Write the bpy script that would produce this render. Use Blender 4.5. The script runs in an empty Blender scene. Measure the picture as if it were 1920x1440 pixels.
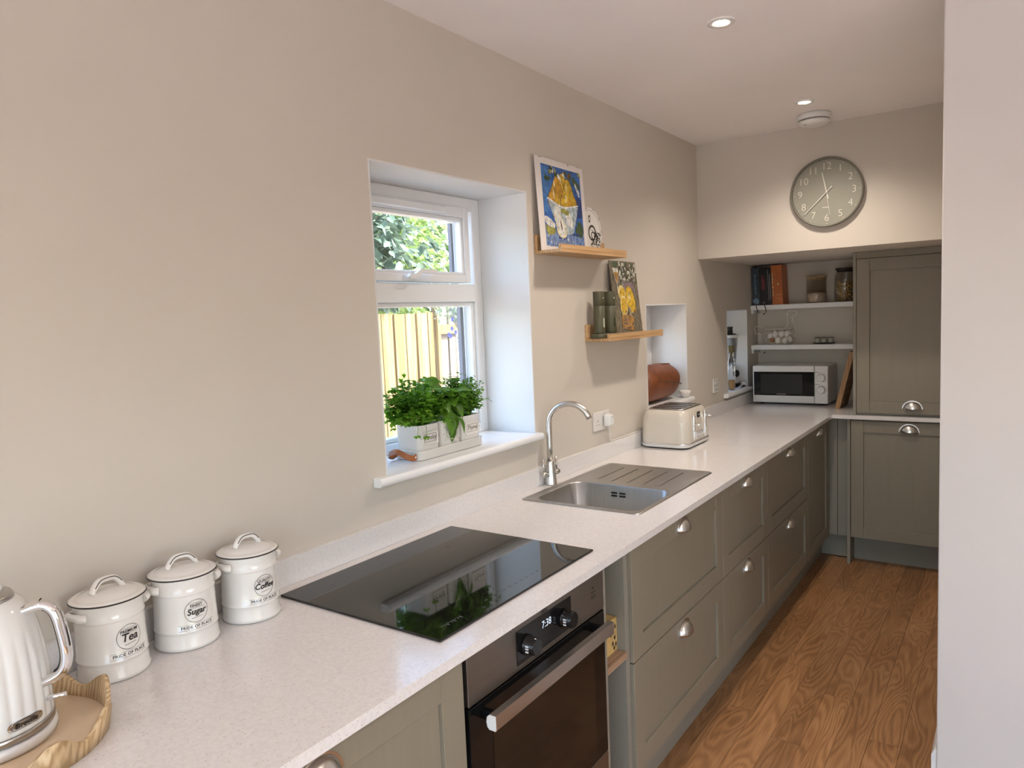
import bpy, bmesh, math, random
from mathutils import Vector, Matrix
R = math.radians
PI = math.pi
scene = bpy.context.scene
COL = scene.collection
rnd = random.Random(7)

# ------------------------------------------------------------------ camera
FPX = 1362.87
cam_d = bpy.data.cameras.new('camera')
cam = bpy.data.objects.new('camera', cam_d); COL.objects.link(cam)
cam_d.sensor_fit = 'HORIZONTAL'; cam_d.sensor_width = 36.0
cam_d.lens = FPX / 1920 * 36.0
cam_d.clip_start = 0.02; cam_d.clip_end = 200
yaw, pit, rol = 0.6099, 0.0911, -0.0429
fw = Vector((-math.sin(yaw)*math.cos(pit), math.cos(yaw)*math.cos(pit), -math.sin(pit)))
rt = Vector((math.cos(yaw), math.sin(yaw), 0)); up = rt.cross(fw)
r2 = rt*math.cos(rol) + up*math.sin(rol); u2 = -rt*math.sin(rol) + up*math.cos(rol)
M = Matrix((r2, u2, -fw)).transposed().to_4x4()
M.translation = Vector((1.5212, -0.0592, 1.5507))
cam.matrix_world = M
scene.camera = cam

# ------------------------------------------------------------------ world, sun, exposure
world = bpy.data.worlds.new('world'); scene.world = world
world.use_nodes = True
nt = world.node_tree; nt.nodes.clear()
wo = nt.nodes.new('ShaderNodeOutputWorld'); bg = nt.nodes.new('ShaderNodeBackground')
sky = nt.nodes.new('ShaderNodeTexSky')
sky.sky_type = 'NISHITA'; sky.sun_disc = False
sky.sun_elevation = R(52); sky.sun_rotation = R(60); sky.air_density = 1.0; sky.dust_density = 2.5
bg.inputs['Strength'].default_value = .62
nt.links.new(sky.outputs[0], bg.inputs['Color']); nt.links.new(bg.outputs[0], wo.inputs['Surface'])
sd = bpy.data.lights.new('sun', 'SUN'); sd.energy = 4.7; sd.angle = R(1.0); sd.color = (1.0, .93, .82)
sun = bpy.data.objects.new('sun', sd); COL.objects.link(sun)
sun.rotation_euler = Vector((-.55, -.30, -.85)).to_track_quat('-Z', 'Y').to_euler()
sun.location = (6, 4, 12)
scene.view_settings.view_transform = 'Standard'
scene.view_settings.look = 'None'
scene.view_settings.gamma = 1.0
scene.view_settings.use_curve_mapping = False
scene.view_settings.exposure = 1.55
SPOT_W = 14.5

# ------------------------------------------------------------------ helpers: materials
MATS = {}
def principled(name, col, rough=.5, metal=0., spec=.5, coat=0.):
    m = bpy.data.materials.new(name); m.use_nodes = True
    b = m.node_tree.nodes['Principled BSDF']
    b.inputs['Base Color'].default_value = (*col, 1)
    b.inputs['Roughness'].default_value = rough
    b.inputs['Metallic'].default_value = metal
    b.inputs['Specular IOR Level'].default_value = spec
    b.inputs['Coat Weight'].default_value = coat
    MATS[name] = m
    return m, m.node_tree, b
def coords(nt_, which='Object', scale=(1, 1, 1)):
    tc = nt_.nodes.new('ShaderNodeTexCoord'); mp = nt_.nodes.new('ShaderNodeMapping')
    mp.inputs['Scale'].default_value = scale
    nt_.links.new(tc.outputs[which], mp.inputs['Vector'])
    return mp.outputs['Vector'], mp
def noise(nt_, vec, scale, detail=3, rough=.55, dist=0):
    n = nt_.nodes.new('ShaderNodeTexNoise'); n.inputs['Scale'].default_value = scale
    n.inputs['Detail'].default_value = detail; n.inputs['Roughness'].default_value = rough
    n.inputs['Distortion'].default_value = dist
    nt_.links.new(vec, n.inputs['Vector'])
    return n.outputs['Fac']
def ramp(nt_, fac, stops, interp='LINEAR'):
    r = nt_.nodes.new('ShaderNodeValToRGB'); r.color_ramp.interpolation = interp
    els = r.color_ramp.elements
    while len(els) < len(stops): els.new(.5)
    for e, (p, c) in zip(els, stops):
        e.position = p; e.color = (*c, 1)
    nt_.links.new(fac, r.inputs['Fac'])
    return r.outputs['Color']
def bump(nt_, b, h, strength=.2, dist=.002):
    n = nt_.nodes.new('ShaderNodeBump'); n.inputs['Strength'].default_value = strength
    n.inputs['Distance'].default_value = dist
    nt_.links.new(h, n.inputs['Height']); nt_.links.new(n.outputs['Normal'], b.inputs['Normal'])
def varied(name, col, rough=.5, metal=0., scale=6, amt=.06, bmp=0., bscale=60, stretch=(1, 1, 1), spec=.5, coat=0.):
    """plain colour with a little procedural variation and fine relief"""
    m, t, b = principled(name, col, rough, metal, spec, coat)
    v, _ = coords(t, 'Object', stretch)
    f = noise(t, v, scale)
    lo = tuple(max(0, c*(1-amt)) for c in col); hi = tuple(min(1, c*(1+amt)) for c in col)
    t.links.new(ramp(t, f, [(.3, lo), (.7, hi)]), b.inputs['Base Color'])
    if bmp:
        bump(t, b, noise(t, v, bscale, 2), bmp, .001)
    return m
def wood(name, cols, grain=(30, 2, 30), scale=1.0, rough=.45, rnd_col=False, bmp=.1):
    """streaky wood, grain along the axis with the small number in `grain`"""
    m, t, b = principled(name, cols[1], rough)
    v, mp = coords(t, 'Object', grain)
    if rnd_col:
        oi = t.nodes.new('ShaderNodeObjectInfo'); cx = t.nodes.new('ShaderNodeCombineXYZ')
        mu = t.nodes.new('ShaderNodeMath'); mu.operation = 'MULTIPLY'; mu.inputs[1].default_value = 37.0
        t.links.new(oi.outputs['Random'], mu.inputs[0])
        for k in range(3): t.links.new(mu.outputs[0], cx.inputs[k])
        t.links.new(cx.outputs[0], mp.inputs['Location'])
    f1 = noise(t, v, 1.0*scale, 4, .6, 1.2)
    w = t.nodes.new('ShaderNodeTexWave'); w.wave_type = 'BANDS'; w.bands_direction = 'X'
    w.inputs['Scale'].default_value = .55*scale; w.inputs['Distortion'].default_value = 9
    w.inputs['Detail'].default_value = 3; w.inputs['Detail Scale'].default_value = 1.2
    t.links.new(v, w.inputs['Vector'])
    mx = t.nodes.new('ShaderNodeMix'); mx.data_type = 'FLOAT'; mx.inputs[0].default_value = .45
    t.links.new(f1, mx.inputs[2]); t.links.new(w.outputs['Fac'], mx.inputs[3])
    c = ramp(t, mx.outputs[0], [(.2, cols[0]), (.5, cols[1]), (.8, cols[2])])
    if rnd_col:
        hs = t.nodes.new('ShaderNodeHueSaturation')
        mr = t.nodes.new('ShaderNodeMapRange'); mr.inputs['To Min'].default_value = .86; mr.inputs['To Max'].default_value = 1.14
        t.links.new(oi.outputs['Random'], mr.inputs['Value']); t.links.new(mr.outputs[0], hs.inputs['Value'])
        t.links.new(c, hs.inputs['Color']); c = hs.outputs['Color']
    t.links.new(c, b.inputs['Base Color'])
    if bmp: bump(t, b, mx.outputs[0], bmp, .0006)
    return m
def glass(name, tint=(1, 1, 1), rough=0.0, refl=1.0):
    m = bpy.data.materials.new(name); m.use_nodes = True; t = m.node_tree; t.nodes.clear()
    o = t.nodes.new('ShaderNodeOutputMaterial'); tr = t.nodes.new('ShaderNodeBsdfTransparent'); gl = t.nodes.new('ShaderNodeBsdfGlossy')
    fr = t.nodes.new('ShaderNodeLayerWeight'); fr.inputs['Blend'].default_value = .5     # thin sheet: Schlick curve, same from both sides
    pw = t.nodes.new('ShaderNodeMath'); pw.operation = 'POWER'; pw.inputs[1].default_value = 4.0
    t.links.new(fr.outputs['Facing'], pw.inputs[0])
    mu = t.nodes.new('ShaderNodeMath'); mu.operation = 'MULTIPLY_ADD'; mu.inputs[1].default_value = .6*refl; mu.inputs[2].default_value = .05*refl
    mx = t.nodes.new('ShaderNodeMixShader')
    tr.inputs['Color'].default_value = (*tint, 1); gl.inputs['Roughness'].default_value = rough
    t.links.new(pw.outputs[0], mu.inputs[0]); t.links.new(mu.outputs[0], mx.inputs[0])
    t.links.new(tr.outputs[0], mx.inputs[1]); t.links.new(gl.outputs[0], mx.inputs[2]); t.links.new(mx.outputs[0], o.inputs['Surface'])
    MATS[name] = m
    return m
def emit(name, col, s):
    m = bpy.data.materials.new(name); m.use_nodes = True; t = m.node_tree; t.nodes.clear()
    o = t.nodes.new('ShaderNodeOutputMaterial'); e = t.nodes.new('ShaderNodeEmission')
    e.inputs['Color'].default_value = (*col, 1); e.inputs['Strength'].default_value = s
    t.links.new(e.outputs[0], o.inputs['Surface']); MATS[name] = m
    return m
def leafmat(name, c0, c1, c2, rough=.45, trans=.35):
    m = bpy.data.materials.new(name); m.use_nodes = True; t = m.node_tree
    b = t.nodes['Principled BSDF']; b.inputs['Roughness'].default_value = rough
    o = t.nodes['Material Output']
    v, _ = coords(t, 'Object')
    c = ramp(t, noise(t, v, 9, 2), [(.3, c0), (.5, c1), (.72, c2)])
    t.links.new(c, b.inputs['Base Color'])
    tl = t.nodes.new('ShaderNodeBsdfTranslucent'); t.links.new(c, tl.inputs['Color'])
    mx = t.nodes.new('ShaderNodeMixShader'); mx.inputs[0].default_value = trans
    t.links.new(b.outputs[0], mx.inputs[1]); t.links.new(tl.outputs[0], mx.inputs[2]); t.links.new(mx.outputs[0], o.inputs['Surface'])
    MATS[name] = m
    return m

varied('wall_paint', (.60, .545, .475), .75, scale=1.5, amt=.02, bmp=.06, bscale=90)
varied('wall_pale', (.625, .585, .555), .75, scale=1.5, amt=.02, bmp=.06, bscale=90)
varied('white_paint', (.70, .695, .685), .6, scale=2, amt=.015, bmp=.04, bscale=80)
varied('ceiling_paint', (.87, .825, .81), .8, scale=2, amt=.02, bmp=.05, bscale=60)
varied('upvc', (.82, .83, .84), .28, amt=.01)
varied('sill_white', (.83, .83, .83), .3, amt=.01)
m, t, b = principled('sage', (.235, .203, .15), .42)
v, _ = coords(t, 'Object', (60, 60, 3)); f = noise(t, v, 1.0, 3)
t.links.new(ramp(t, f, [(.3, (.228, .197, .145)), (.7, (.242, .209, .155))]), b.inputs['Base Color']); bump(t, b, f, .25, .0008)
varied('sage_flat', (.245, .222, .178), .5, amt=.03)
m, t, b = principled('quartz', (.78, .74, .72), .16)
v, _ = coords(t, 'Object')
vo = t.nodes.new('ShaderNodeTexVoronoi'); vo.inputs['Scale'].default_value = 135; vo.inputs['Randomness'].default_value = 1
t.links.new(v, vo.inputs['Vector'])
lt = t.nodes.new('ShaderNodeMath'); lt.operation = 'LESS_THAN'; lt.inputs[1].default_value = .16
t.links.new(vo.outputs['Distance'], lt.inputs[0])
sep = t.nodes.new('ShaderNodeSeparateColor'); t.links.new(vo.outputs['Color'], sep.inputs[0])
gt = t.nodes.new('ShaderNodeMath'); gt.operation = 'GREATER_THAN'; gt.inputs[1].default_value = .45
t.links.new(sep.outputs[0], gt.inputs[0])
an = t.nodes.new('ShaderNodeMath'); an.operation = 'MULTIPLY'; t.links.new(lt.outputs[0], an.inputs[0]); t.links.new(gt.outputs[0], an.inputs[1])
sc_ = t.nodes.new('ShaderNodeMath'); sc_.operation = 'MULTIPLY'; sc_.inputs[1].default_value = .55; t.links.new(an.outputs[0], sc_.inputs[0])
mx = t.nodes.new('ShaderNodeMix'); mx.data_type = 'RGBA'; mx.inputs[7].default_value = (.33, .27, .24, 1)
t.links.new(sc_.outputs[0], mx.inputs[0])
t.links.new(ramp(t, noise(t, v, 120, 2), [(.3, (.70, .665, .65)), (.7, (.77, .735, .72))]), mx.inputs[6])
t.links.new(mx.outputs[2], b.inputs['Base Color'])
m, t, b = principled('plank_oak', (.3, .15, .06), .36)
v, mp = coords(t, 'Object', (1, 1, 1))
oi = t.nodes.new('ShaderNodeObjectInfo'); cx = t.nodes.new('ShaderNodeCombineXYZ'); mu = t.nodes.new('ShaderNodeMath'); mu.operation = 'MULTIPLY'; mu.inputs[1].default_value = 57.0
t.links.new(oi.outputs['Random'], mu.inputs[0])
for k in range(3): t.links.new(mu.outputs[0], cx.inputs[k])
t.links.new(cx.outputs[0], mp.inputs['Location'])
def stretch(vec, sc3):
    m2 = t.nodes.new('ShaderNodeMapping'); m2.inputs['Scale'].default_value = sc3; t.links.new(vec, m2.inputs['Vector']); return m2.outputs['Vector']
big = noise(t, stretch(v, (9, 1.5, 9)), 1.0, 1.5, .45, .3)          # height field whose contour lines are the cathedral grain
c1 = t.nodes.new('ShaderNodeMath'); c1.operation = 'MULTIPLY'; c1.inputs[1].default_value = 110.0; t.links.new(big, c1.inputs[0])
c2 = t.nodes.new('ShaderNodeMath'); c2.operation = 'SINE'; t.links.new(c1.outputs[0], c2.inputs[0])
c3 = t.nodes.new('ShaderNodeMapRange'); c3.inputs['From Min'].default_value = -1; c3.inputs['From Max'].default_value = 1; t.links.new(c2.outputs[0], c3.inputs['Value'])
fine = noise(t, stretch(v, (240, 7, 240)), 1.0, 3, .6)
blotch = noise(t, stretch(v, (14, 3, 14)), 1.0, 2, .5)
m1 = t.nodes.new('ShaderNodeMix'); m1.data_type = 'FLOAT'; m1.inputs[0].default_value = .30; t.links.new(fine, m1.inputs[2]); t.links.new(c3.outputs[0], m1.inputs[3])
m2_ = t.nodes.new('ShaderNodeMix'); m2_.data_type = 'FLOAT'; m2_.inputs[0].default_value = .35; t.links.new(m1.outputs[0], m2_.inputs[2]); t.links.new(blotch, m2_.inputs[3])
c = ramp(t, m2_.outputs[0], [(.25, (.165, .072, .026)), (.50, (.31, .150, .060)), (.75, (.42, .225, .10))])
hs = t.nodes.new('ShaderNodeHueSaturation'); mr = t.nodes.new('ShaderNodeMapRange'); mr.inputs['To Min'].default_value = .84; mr.inputs['To Max'].default_value = 1.16
t.links.new(oi.outputs['Random'], mr.inputs['Value']); t.links.new(mr.outputs[0], hs.inputs['Value']); t.links.new(c, hs.inputs['Color']); t.links.new(hs.outputs['Color'], b.inputs['Base Color'])
bump(t, b, fine, .06, .0005)
wood('pale_oak', [(.40, .23, .10), (.50, .30, .14), (.57, .37, .19)], (40, 2, 40), 1.0, .5)
wood('niche_oak', [(.25, .15, .09), (.34, .21, .13), (.42, .28, .18)], (40, 2, 40), 1.0, .5)
wood('board_oak', [(.26, .13, .05), (.36, .19, .08), (.45, .26, .12)], (40, 40, 3), 1.0, .5)
wood('mango', [(.38, .24, .12), (.56, .38, .20), (.68, .51, .31)], (70, 70, 5), 1.0, .5)
varied('tray_base', (.70, .54, .37), .5, scale=8, amt=.06)
wood('fence_wood', [(.22, .145, .058), (.32, .228, .105), (.39, .295, .155)], (25, 25, 1.5), 1.0, .8)
wood('fence_shaded', [(.20, .165, .13), (.26, .225, .185), (.30, .265, .225)], (25, 25, 1.5), 1.0, .8)  # greyed copy of the fence wood, shade put into the colour
wood('cork', [(.12, .09, .03), (.17, .13, .05), (.24, .19, .08)], (40, 40, 40), 1.0, .8)
wood('lid_bamboo', [(.28, .19, .09), (.40, .28, .14), (.50, .37, .2)], (40, 3, 40), 1.0, .5)
wood('bark', [(.05, .04, .03), (.10, .08, .05), (.16, .12, .08)], (20, 20, 4), 1.0, .9)
varied('steel', (.48, .46, .44), .30, 1.0, scale=60, amt=.04, stretch=(1, .05, 1))
varied('steel_bowl', (.42, .42, .42), .34, 1.0, scale=60, amt=.05, stretch=(1, 1, .05))
varied('steel_panel', (.24, .22, .20), .36, 1.0, scale=80, amt=.03, stretch=(1, .04, 1))
varied('nickel', (.62, .60, .57), .26, 1.0, scale=50, amt=.04)
varied('chrome', (.85, .85, .86), .06, 1.0, amt=.01)
varied('oven_black', (.005, .005, .005), .08, 0, amt=.1, spec=.25)
varied('oven_window', (.018, .011, .007), .07, 0, scale=3, amt=.2, spec=.22)
varied('hob_glass', (.008, .007, .007), .035, 0, amt=.1, spec=.6)
varied('black_plastic', (.012, .012, .012), .35, amt=.1)
varied('black_gloss', (.006, .006, .007), .12, amt=.1, spec=.3)
varied('dark_gap', (.01, .009, .008), .8, amt=.1)
varied('grey_print', (.32, .32, .32), .5, amt=.05)
varied('hob_print', (.07, .07, .07), .5, amt=.05)
varied('white_print', (.75, .75, .75), .5, amt=.02)
varied('ceramic', (.78, .75, .71), .12, scale=3, amt=.015, coat=.3)
varied('ink', (.02, .017, .015), .4, amt=.1)
varied('kettle_cream', (.75, .735, .71), .14, amt=.01, coat=.3)
varied('plastic_white', (.74, .73, .71), .35, amt=.01)
varied('socket_white', (.72, .68, .65), .3, amt=.01)
m, t, b = principled('toaster_cream', (.62, .565, .49), .2, coat=.3)
v, _ = coords(t, 'Object', (1, 1, .7))
vo = t.nodes.new('ShaderNodeTexVoronoi'); vo.inputs['Scale'].default_value = 75; t.links.new(v, vo.inputs['Vector'])
bump(t, b, vo.outputs['Distance'], .35, .002)
varied('leather', (.20, .058, .018), .5, scale=12, amt=.25, bmp=.3, bscale=120)
varied('leather_tan', (.33, .11, .035), .5, scale=30, amt=.2, bmp=.3, bscale=150)
varied('olive', (.075, .071, .037), .5, amt=.05)
varied('olive_mark', (.40, .42, .33), .5, amt=.02)
varied('olive_dark', (.02, .03, .012), .5, amt=.02)
varied('clock_face', (.275, .265, .215), .5, amt=.03)
varied('clock_rim', (.16, .15, .115), .35, amt=.03)
varied('cream_mark', (.72, .68, .62), .5, amt=.02)
varied('paper', (.74, .69, .66), .8, scale=20, amt=.03)
varied('wire_cream', (.80, .75, .66), .5, amt=.05)
varied('egg_white', (.80, .75, .71), .5, scale=30, amt=.04)
varied('egg_brown', (.45, .23, .11), .5, scale=40, amt=.15)
varied('oats', (.55, .42, .32), .8, scale=160, amt=.5, bmp=.8, bscale=200)
varied('pasta', (.52, .32, .09), .5, scale=60, amt=.3)
varied('sugar_brown', (.42, .22, .06), .8, scale=120, amt=.3)
varied('lid_dark', (.035, .02, .018), .35, amt=.1)
varied('book_blue', (.035, .05, .07), .35, scale=14, amt=.4)
varied('book_black', (.012, .012, .014), .35, amt=.2)
varied('book_orange', (.46, .12, .025), .4, scale=14, amt=.12)
varied('book_page', (.45, .43, .40), .8, amt=.1)
varied('book_pink', (.28, .045, .06), .5, amt=.2)
varied('book_sky', (.16, .27, .37), .5, scale=30, amt=.3)
varied('book_yellow', (.55, .36, .13), .5, scale=25, amt=.2)
varied('cup_glass', (.42, .42, .36), .2, amt=.1)
varied('tray_dark', (.05, .035, .025), .4, amt=.2)
varied('render_white', (.78, .78, .80), .8, scale=3, amt=.03)
varied('gravel', (.42, .36, .30), .9, scale=40, amt=.3, bmp=.5, bscale=60)
varied('bounce_patio', (.76, .71, .67), .9, scale=6, amt=.1)  # unseen paving, made pale to bounce daylight up to the ceiling
varied('wicker', (.30, .27, .25), .8, scale=40, amt=.3, bmp=.6, bscale=60)
varied('flower_blue', (.22, .24, .75), .6, amt=.2)
varied('shade_grey', (.20, .19, .22), .6, amt=.05)  # tone of the shaded frame reveal behind the glass
varied('soil', (.03, .02, .014), .9, scale=60, amt=.4)
leafmat('leaf_blue', (.075, .12, .08), (.15, .22, .155), (.25, .33, .25), .5, .25)
leafmat('leaf_bright', (.13, .21, .06), (.24, .34, .10), (.38, .48, .18), .45, .45)
leafmat('leaf_dark', (.035, .07, .02), (.07, .13, .035), (.14, .22, .06), .5, .25)
leafmat('leaf_silver', (.20, .28, .15), (.40, .48, .33), (.58, .64, .50), .6, .25)
leafmat('parsley', (.09, .23, .014), (.19, .42, .035), (.33, .60, .07), .45, .55)
leafmat('basil', (.08, .19, .015), (.15, .33, .035), (.25, .46, .06), .3, .45)
leafmat('thyme', (.075, .19, .015), (.15, .34, .035), (.28, .52, .07), .45, .5)
glass('pane_glass', (.97, .985, .98), 0, .9)
glass('jar_glass', (.98, .98, .975), 0, .8)
emit('lamp_glow', (1, .86, .66), 22)
emit('digits', (.75, .85, 1), .42)
# paints of the two pictures
PC = dict(pb_blue=(.03, .11, .36), pb_sky=(.055, .17, .42), pb_yellow=(.56, .36, .03), pb_gold=(.47, .25, .02), pb_pale=(.66, .58, .33), pb_bowl=(.36, .43, .46),
          pb_white=(.66, .66, .62), pb_green=(.05, .085, .03), pb_brown=(.16, .08, .025), pb_navy=(.02, .05, .19), pb_cloth=(.17, .25, .46), pb_olive=(.30, .29, .07),
          pl_ground=(.17, .145, .10), pl_dark=(.075, .06, .055), pl_yellow=(.60, .38, .03), pl_pale=(.62, .50, .22), pl_leaf=(.06, .095, .04), pl_white=(.56, .55, .48), pl_grey=(.24, .21, .19), pl_mauve=(.23, .16, .17), pl_amber=(.38, .2, .05))
for k, c in PC.items(): varied(k, c, .55, scale=55, amt=.45, bmp=.5, bscale=90)

# ------------------------------------------------------------------ helpers: meshes
def xf(verts, mat): return [mat @ v for v in verts]
def box(bm, x0, x1, y0, y1, z0, z1, bev=0., seg=2, mi=0):
    c = [bm.verts.new((x, y, z)) for x in (x0, x1) for y in (y0, y1) for z in (z0, z1)]
    idx = [(0, 1, 3, 2), (4, 6, 7, 5), (0, 4, 5, 1), (2, 3, 7, 6), (0, 2, 6, 4), (1, 5, 7, 3)]
    fs = [bm.faces.new([c[i] for i in q]) for q in idx]
    for f_ in fs: f_.material_index = mi
    if bev > 0:
        es = set(e for f_ in fs for e in f_.edges)
        r_ = bmesh.ops.bevel(bm, geom=list(es), offset=bev, segments=seg, affect='EDGES', profile=.5)
        for f_ in r_['faces']: f_.material_index = mi
    return fs
def loft(bm, rings, cap0=True, cap1=True, loop=True, mi=0):
    vs = [[bm.verts.new(p) for p in r_] for r_ in rings]
    n = len(vs[0])
    for a, b_ in zip(vs[:-1], vs[1:]):
        for i in range(n if loop else n-1):
            j = (i+1) % n
            try:
                f_ = bm.faces.new((a[i], a[j], b_[j], b_[i])); f_.material_index = mi; f_.smooth = True
            except ValueError: pass
    if cap0: f_ = bm.faces.new(list(reversed(vs[0]))); f_.material_index = mi
    if cap1: f_ = bm.faces.new(vs[-1]); f_.material_index = mi
    return vs
def lathe(bm, prof, c=(0, 0, 0), seg=32, mi=0, cap0=True, cap1=True, sx=1., sy=1.):
    rings = [[(c[0]+sx*r_*math.cos(2*PI*i/seg), c[1]+sy*r_*math.sin(2*PI*i/seg), c[2]+z) for i in range(seg)] for r_, z in prof]
    return loft(bm, rings, cap0, cap1, True, mi)
def tube(bm, pts, r_, seg=8, closed=False, mi=0):
    pts = [Vector(p) for p in pts]; n = len(pts)
    rad = r_ if callable(r_) else (lambda s: r_)
    tang = []
    for i in range(n):
        a = pts[i-1] if (i > 0 or closed) else pts[i]
        b_ = pts[(i+1) % n] if (i < n-1 or closed) else pts[i]
        tang.append((b_-a).normalized())
    nrm = tang[0].orthogonal().normalized(); rings = []
    for i in range(n):
        nrm = (nrm - tang[i]*nrm.dot(tang[i])).normalized(); bi = tang[i].cross(nrm)
        q = rad(i/max(1, n-1))
        rings.append([pts[i]+q*(math.cos(2*PI*k/seg)*nrm+math.sin(2*PI*k/seg)*bi) for k in range(seg)])
    if closed: rings.append(rings[0])
    loft(bm, rings, not closed, not closed, True, mi)
    if closed: bmesh.ops.remove_doubles(bm, verts=bm.verts, dist=1e-6)
def rrect(cx, cy, hx, hy, r_, n=5):
    out = []
    for (sx, sy, a0) in ((1, 1, 0), (-1, 1, PI/2), (-1, -1, PI), (1, -1, 1.5*PI)):
        for k in range(n+1):
            a = a0+PI/2*k/n
            out.append((cx+sx*(hx-r_)+r_*math.cos(a), cy+sy*(hy-r_)+r_*math.sin(a)))
    return out
def poly(bm, pts, mi=0):
    f_ = bm.faces.new([bm.verts.new(p) for p in pts]); f_.material_index = mi
    return f_
def prism(bm, pts2, f3, d, mi=0, smooth=False):
    """extrude a 2D outline: f3 maps (u, v, w) to 3D, w from 0 to d"""
    a = [bm.verts.new(f3(u, v_, 0)) for u, v_ in pts2]; b_ = [bm.verts.new(f3(u, v_, d)) for u, v_ in pts2]
    n = len(a)
    for i in range(n):
        f_ = bm.faces.new((a[i], a[(i+1) % n], b_[(i+1) % n], b_[i])); f_.material_index = mi; f_.smooth = smooth
    bm.faces.new(list(reversed(a))).material_index = mi; bm.faces.new(b_).material_index = mi
def catmull(pts, sub=6, closed=False):
    pts = [Vector(p) for p in pts]; n = len(pts); out = []
    rng = range(n if closed else n-1)
    for i in rng:
        p0 = pts[(i-1) % n] if (closed or i > 0) else pts[i]; p1 = pts[i]; p2 = pts[(i+1) % n]
        p3 = pts[(i+2) % n] if (closed or i+2 < n) else p2
        for k in range(sub):
            s = k/sub
            out.append(.5*((2*p1)+(p2-p0)*s+(2*p0-5*p1+4*p2-p3)*s*s+(3*p1-p0-3*p2+p3)*s**3))
    if not closed: out.append(pts[-1])
    return out
_fontcache = {}
def text_into(bm, body, size, f3, depth=.0004, mi=0, shear=0., bold=0., align='CENTER', space=1.0):
    """flat lettering with a little thickness, mapped by f3(u, v, w)"""
    cu = bpy.data.curves.new('t', 'FONT'); cu.body = body; cu.size = size; cu.align_x = align; cu.align_y = 'CENTER'
    cu.shear = shear; cu.offset = bold; cu.space_character = space; cu.resolution_u = 3
    ob = bpy.data.objects.new('t', cu); me = bpy.data.meshes.new_from_object(ob)
    vs = [bm.verts.new(f3(v_.co.x, v_.co.y, depth)) for v_ in me.vertices]
    for p in me.polygons:
        try:
            f_ = bm.faces.new([vs[i] for i in p.vertices]); f_.material_index = mi
        except ValueError: pass
    bpy.data.objects.remove(ob); bpy.data.curves.remove(cu); bpy.data.meshes.remove(me)
ORG = {}
def finish(bm, name, mats, parent=None, origin=None, smooth=None, label=None, flip=False, normals=True):
    """link the bmesh as one mesh object; vertices are given in world space"""
    if normals: bmesh.ops.recalc_face_normals(bm, faces=bm.faces)
    if smooth is not None:
        for f_ in bm.faces: f_.smooth = smooth
    if origin is None:
        origin = ORG.get(parent, Vector((0, 0, 0))) if parent is not None else None
    if origin is None:
        xs = [v_.co for v_ in bm.verts]
        origin = Vector(((min(c.x for c in xs)+max(c.x for c in xs))/2, (min(c.y for c in xs)+max(c.y for c in xs))/2, min(c.z for c in xs)))
    origin = Vector(origin)
    for v_ in bm.verts: v_.co -= origin
    me = bpy.data.meshes.new(name); bm.to_mesh(me); bm.free()
    for mm in ([mats] if isinstance(mats, str) else mats): me.materials.append(MATS[mm])
    o = bpy.data.objects.new(name, me); COL.objects.link(o)
    if parent is not None:
        o.parent = parent; o.location = origin-ORG[parent]
    else: o.location = origin
    ORG[o] = origin
    if label: o['label'] = label
    return o
def thing(name, loc, label, cat, group=None):
    o = bpy.data.objects.new(name, None); COL.objects.link(o); o.location = loc
    o.empty_display_size = .05; ORG[o] = Vector(loc)
    o['label'] = label; o['category'] = cat
    if group: o['group'] = group
    return o
def tag(o, label, cat, group=None):
    o['label'] = label; o['category'] = cat
    if group: o['group'] = group
    return o
def struct(o):
    o['kind'] = 'structure'; return o
def sempty(name, loc):
    o = bpy.data.objects.new(name, None); COL.objects.link(o); o.location = loc; ORG[o] = Vector(loc); o['kind'] = 'structure'
    return o
def nb(): return bmesh.new()
def bx(name, mat, parent, *a, bev=0., **k):
    bm = nb(); box(bm, *a, bev=bev); return finish(bm, name, mat, parent, **k)

# ================================================================== SETTING
YS, YB, HC, ZS = 4.045, 5.20, 2.479, 1.838
XR, YR = 1.3325, 2.45
Y0, XE = -2.3, 4.2           # room behind the camera
OPEN = [(1.4508, 2.2635, 1.080, 2.0186), (3.3013, 3.843, 1.042, 1.5875), (4.5255, 4.952, .990, 1.540)]
WT = .32                     # wall thickness
def wall_with_openings(bm, u0, u1, z0, z1, ops, put):
    us = sorted({u0, u1, *[o[0] for o in ops], *[o[1] for o in ops]}); zs = sorted({z0, z1, *[o[2] for o in ops], *[o[3] for o in ops]})
    for a, b_ in zip(us[:-1], us[1:]):
        spans = sorted((o[2], o[3]) for o in ops if o[0] <= a+1e-6 and o[1] >= b_-1e-6)
        z = z0
        for lo, hi in spans:
            put(a, b_, z, lo); z = hi
        put(a, b_, z, z1)
bm = nb()
wall_with_openings(bm, Y0-.3, YB+.3, 0, HC+.14, OPEN, lambda a, b_, z, zz: box(bm, -WT, 0, a, b_, z, zz))
bmesh.ops.remove_doubles(bm, verts=bm.verts, dist=1e-5)
struct(finish(bm, 'wall_left', 'wall_paint', origin=(0, 0, 0)))
struct(bx('wall_end', 'wall_paint', None, 0, XR+.3, YB, YB+.3, 0, HC+.14, origin=(0, YB, 0)))
bm = nb(); box(bm, 0, XR, YS, YB, ZS, HC)
struct(finish(bm, 'wall_bulkhead', 'wall_paint', origin=(0, YS, ZS)))
struct(bx('wall_right', 'wall_paint', None, XR, XR+.13, YR+.13, YB, 0, HC+.14, origin=(XR, YR, 0)))
bm = nb(); box(bm, XR, XE, YR, YR+.13, 0, HC+.14, bev=.004)
struct(finish(bm, 'wall_divider', 'wall_pale', origin=(XR, YR, 0)))
struct(bx('ceiling', 'ceiling_paint', None, 0, XE, Y0, YB, HC, HC+.14, origin=(0, 0, HC)))
bm = nb()
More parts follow.
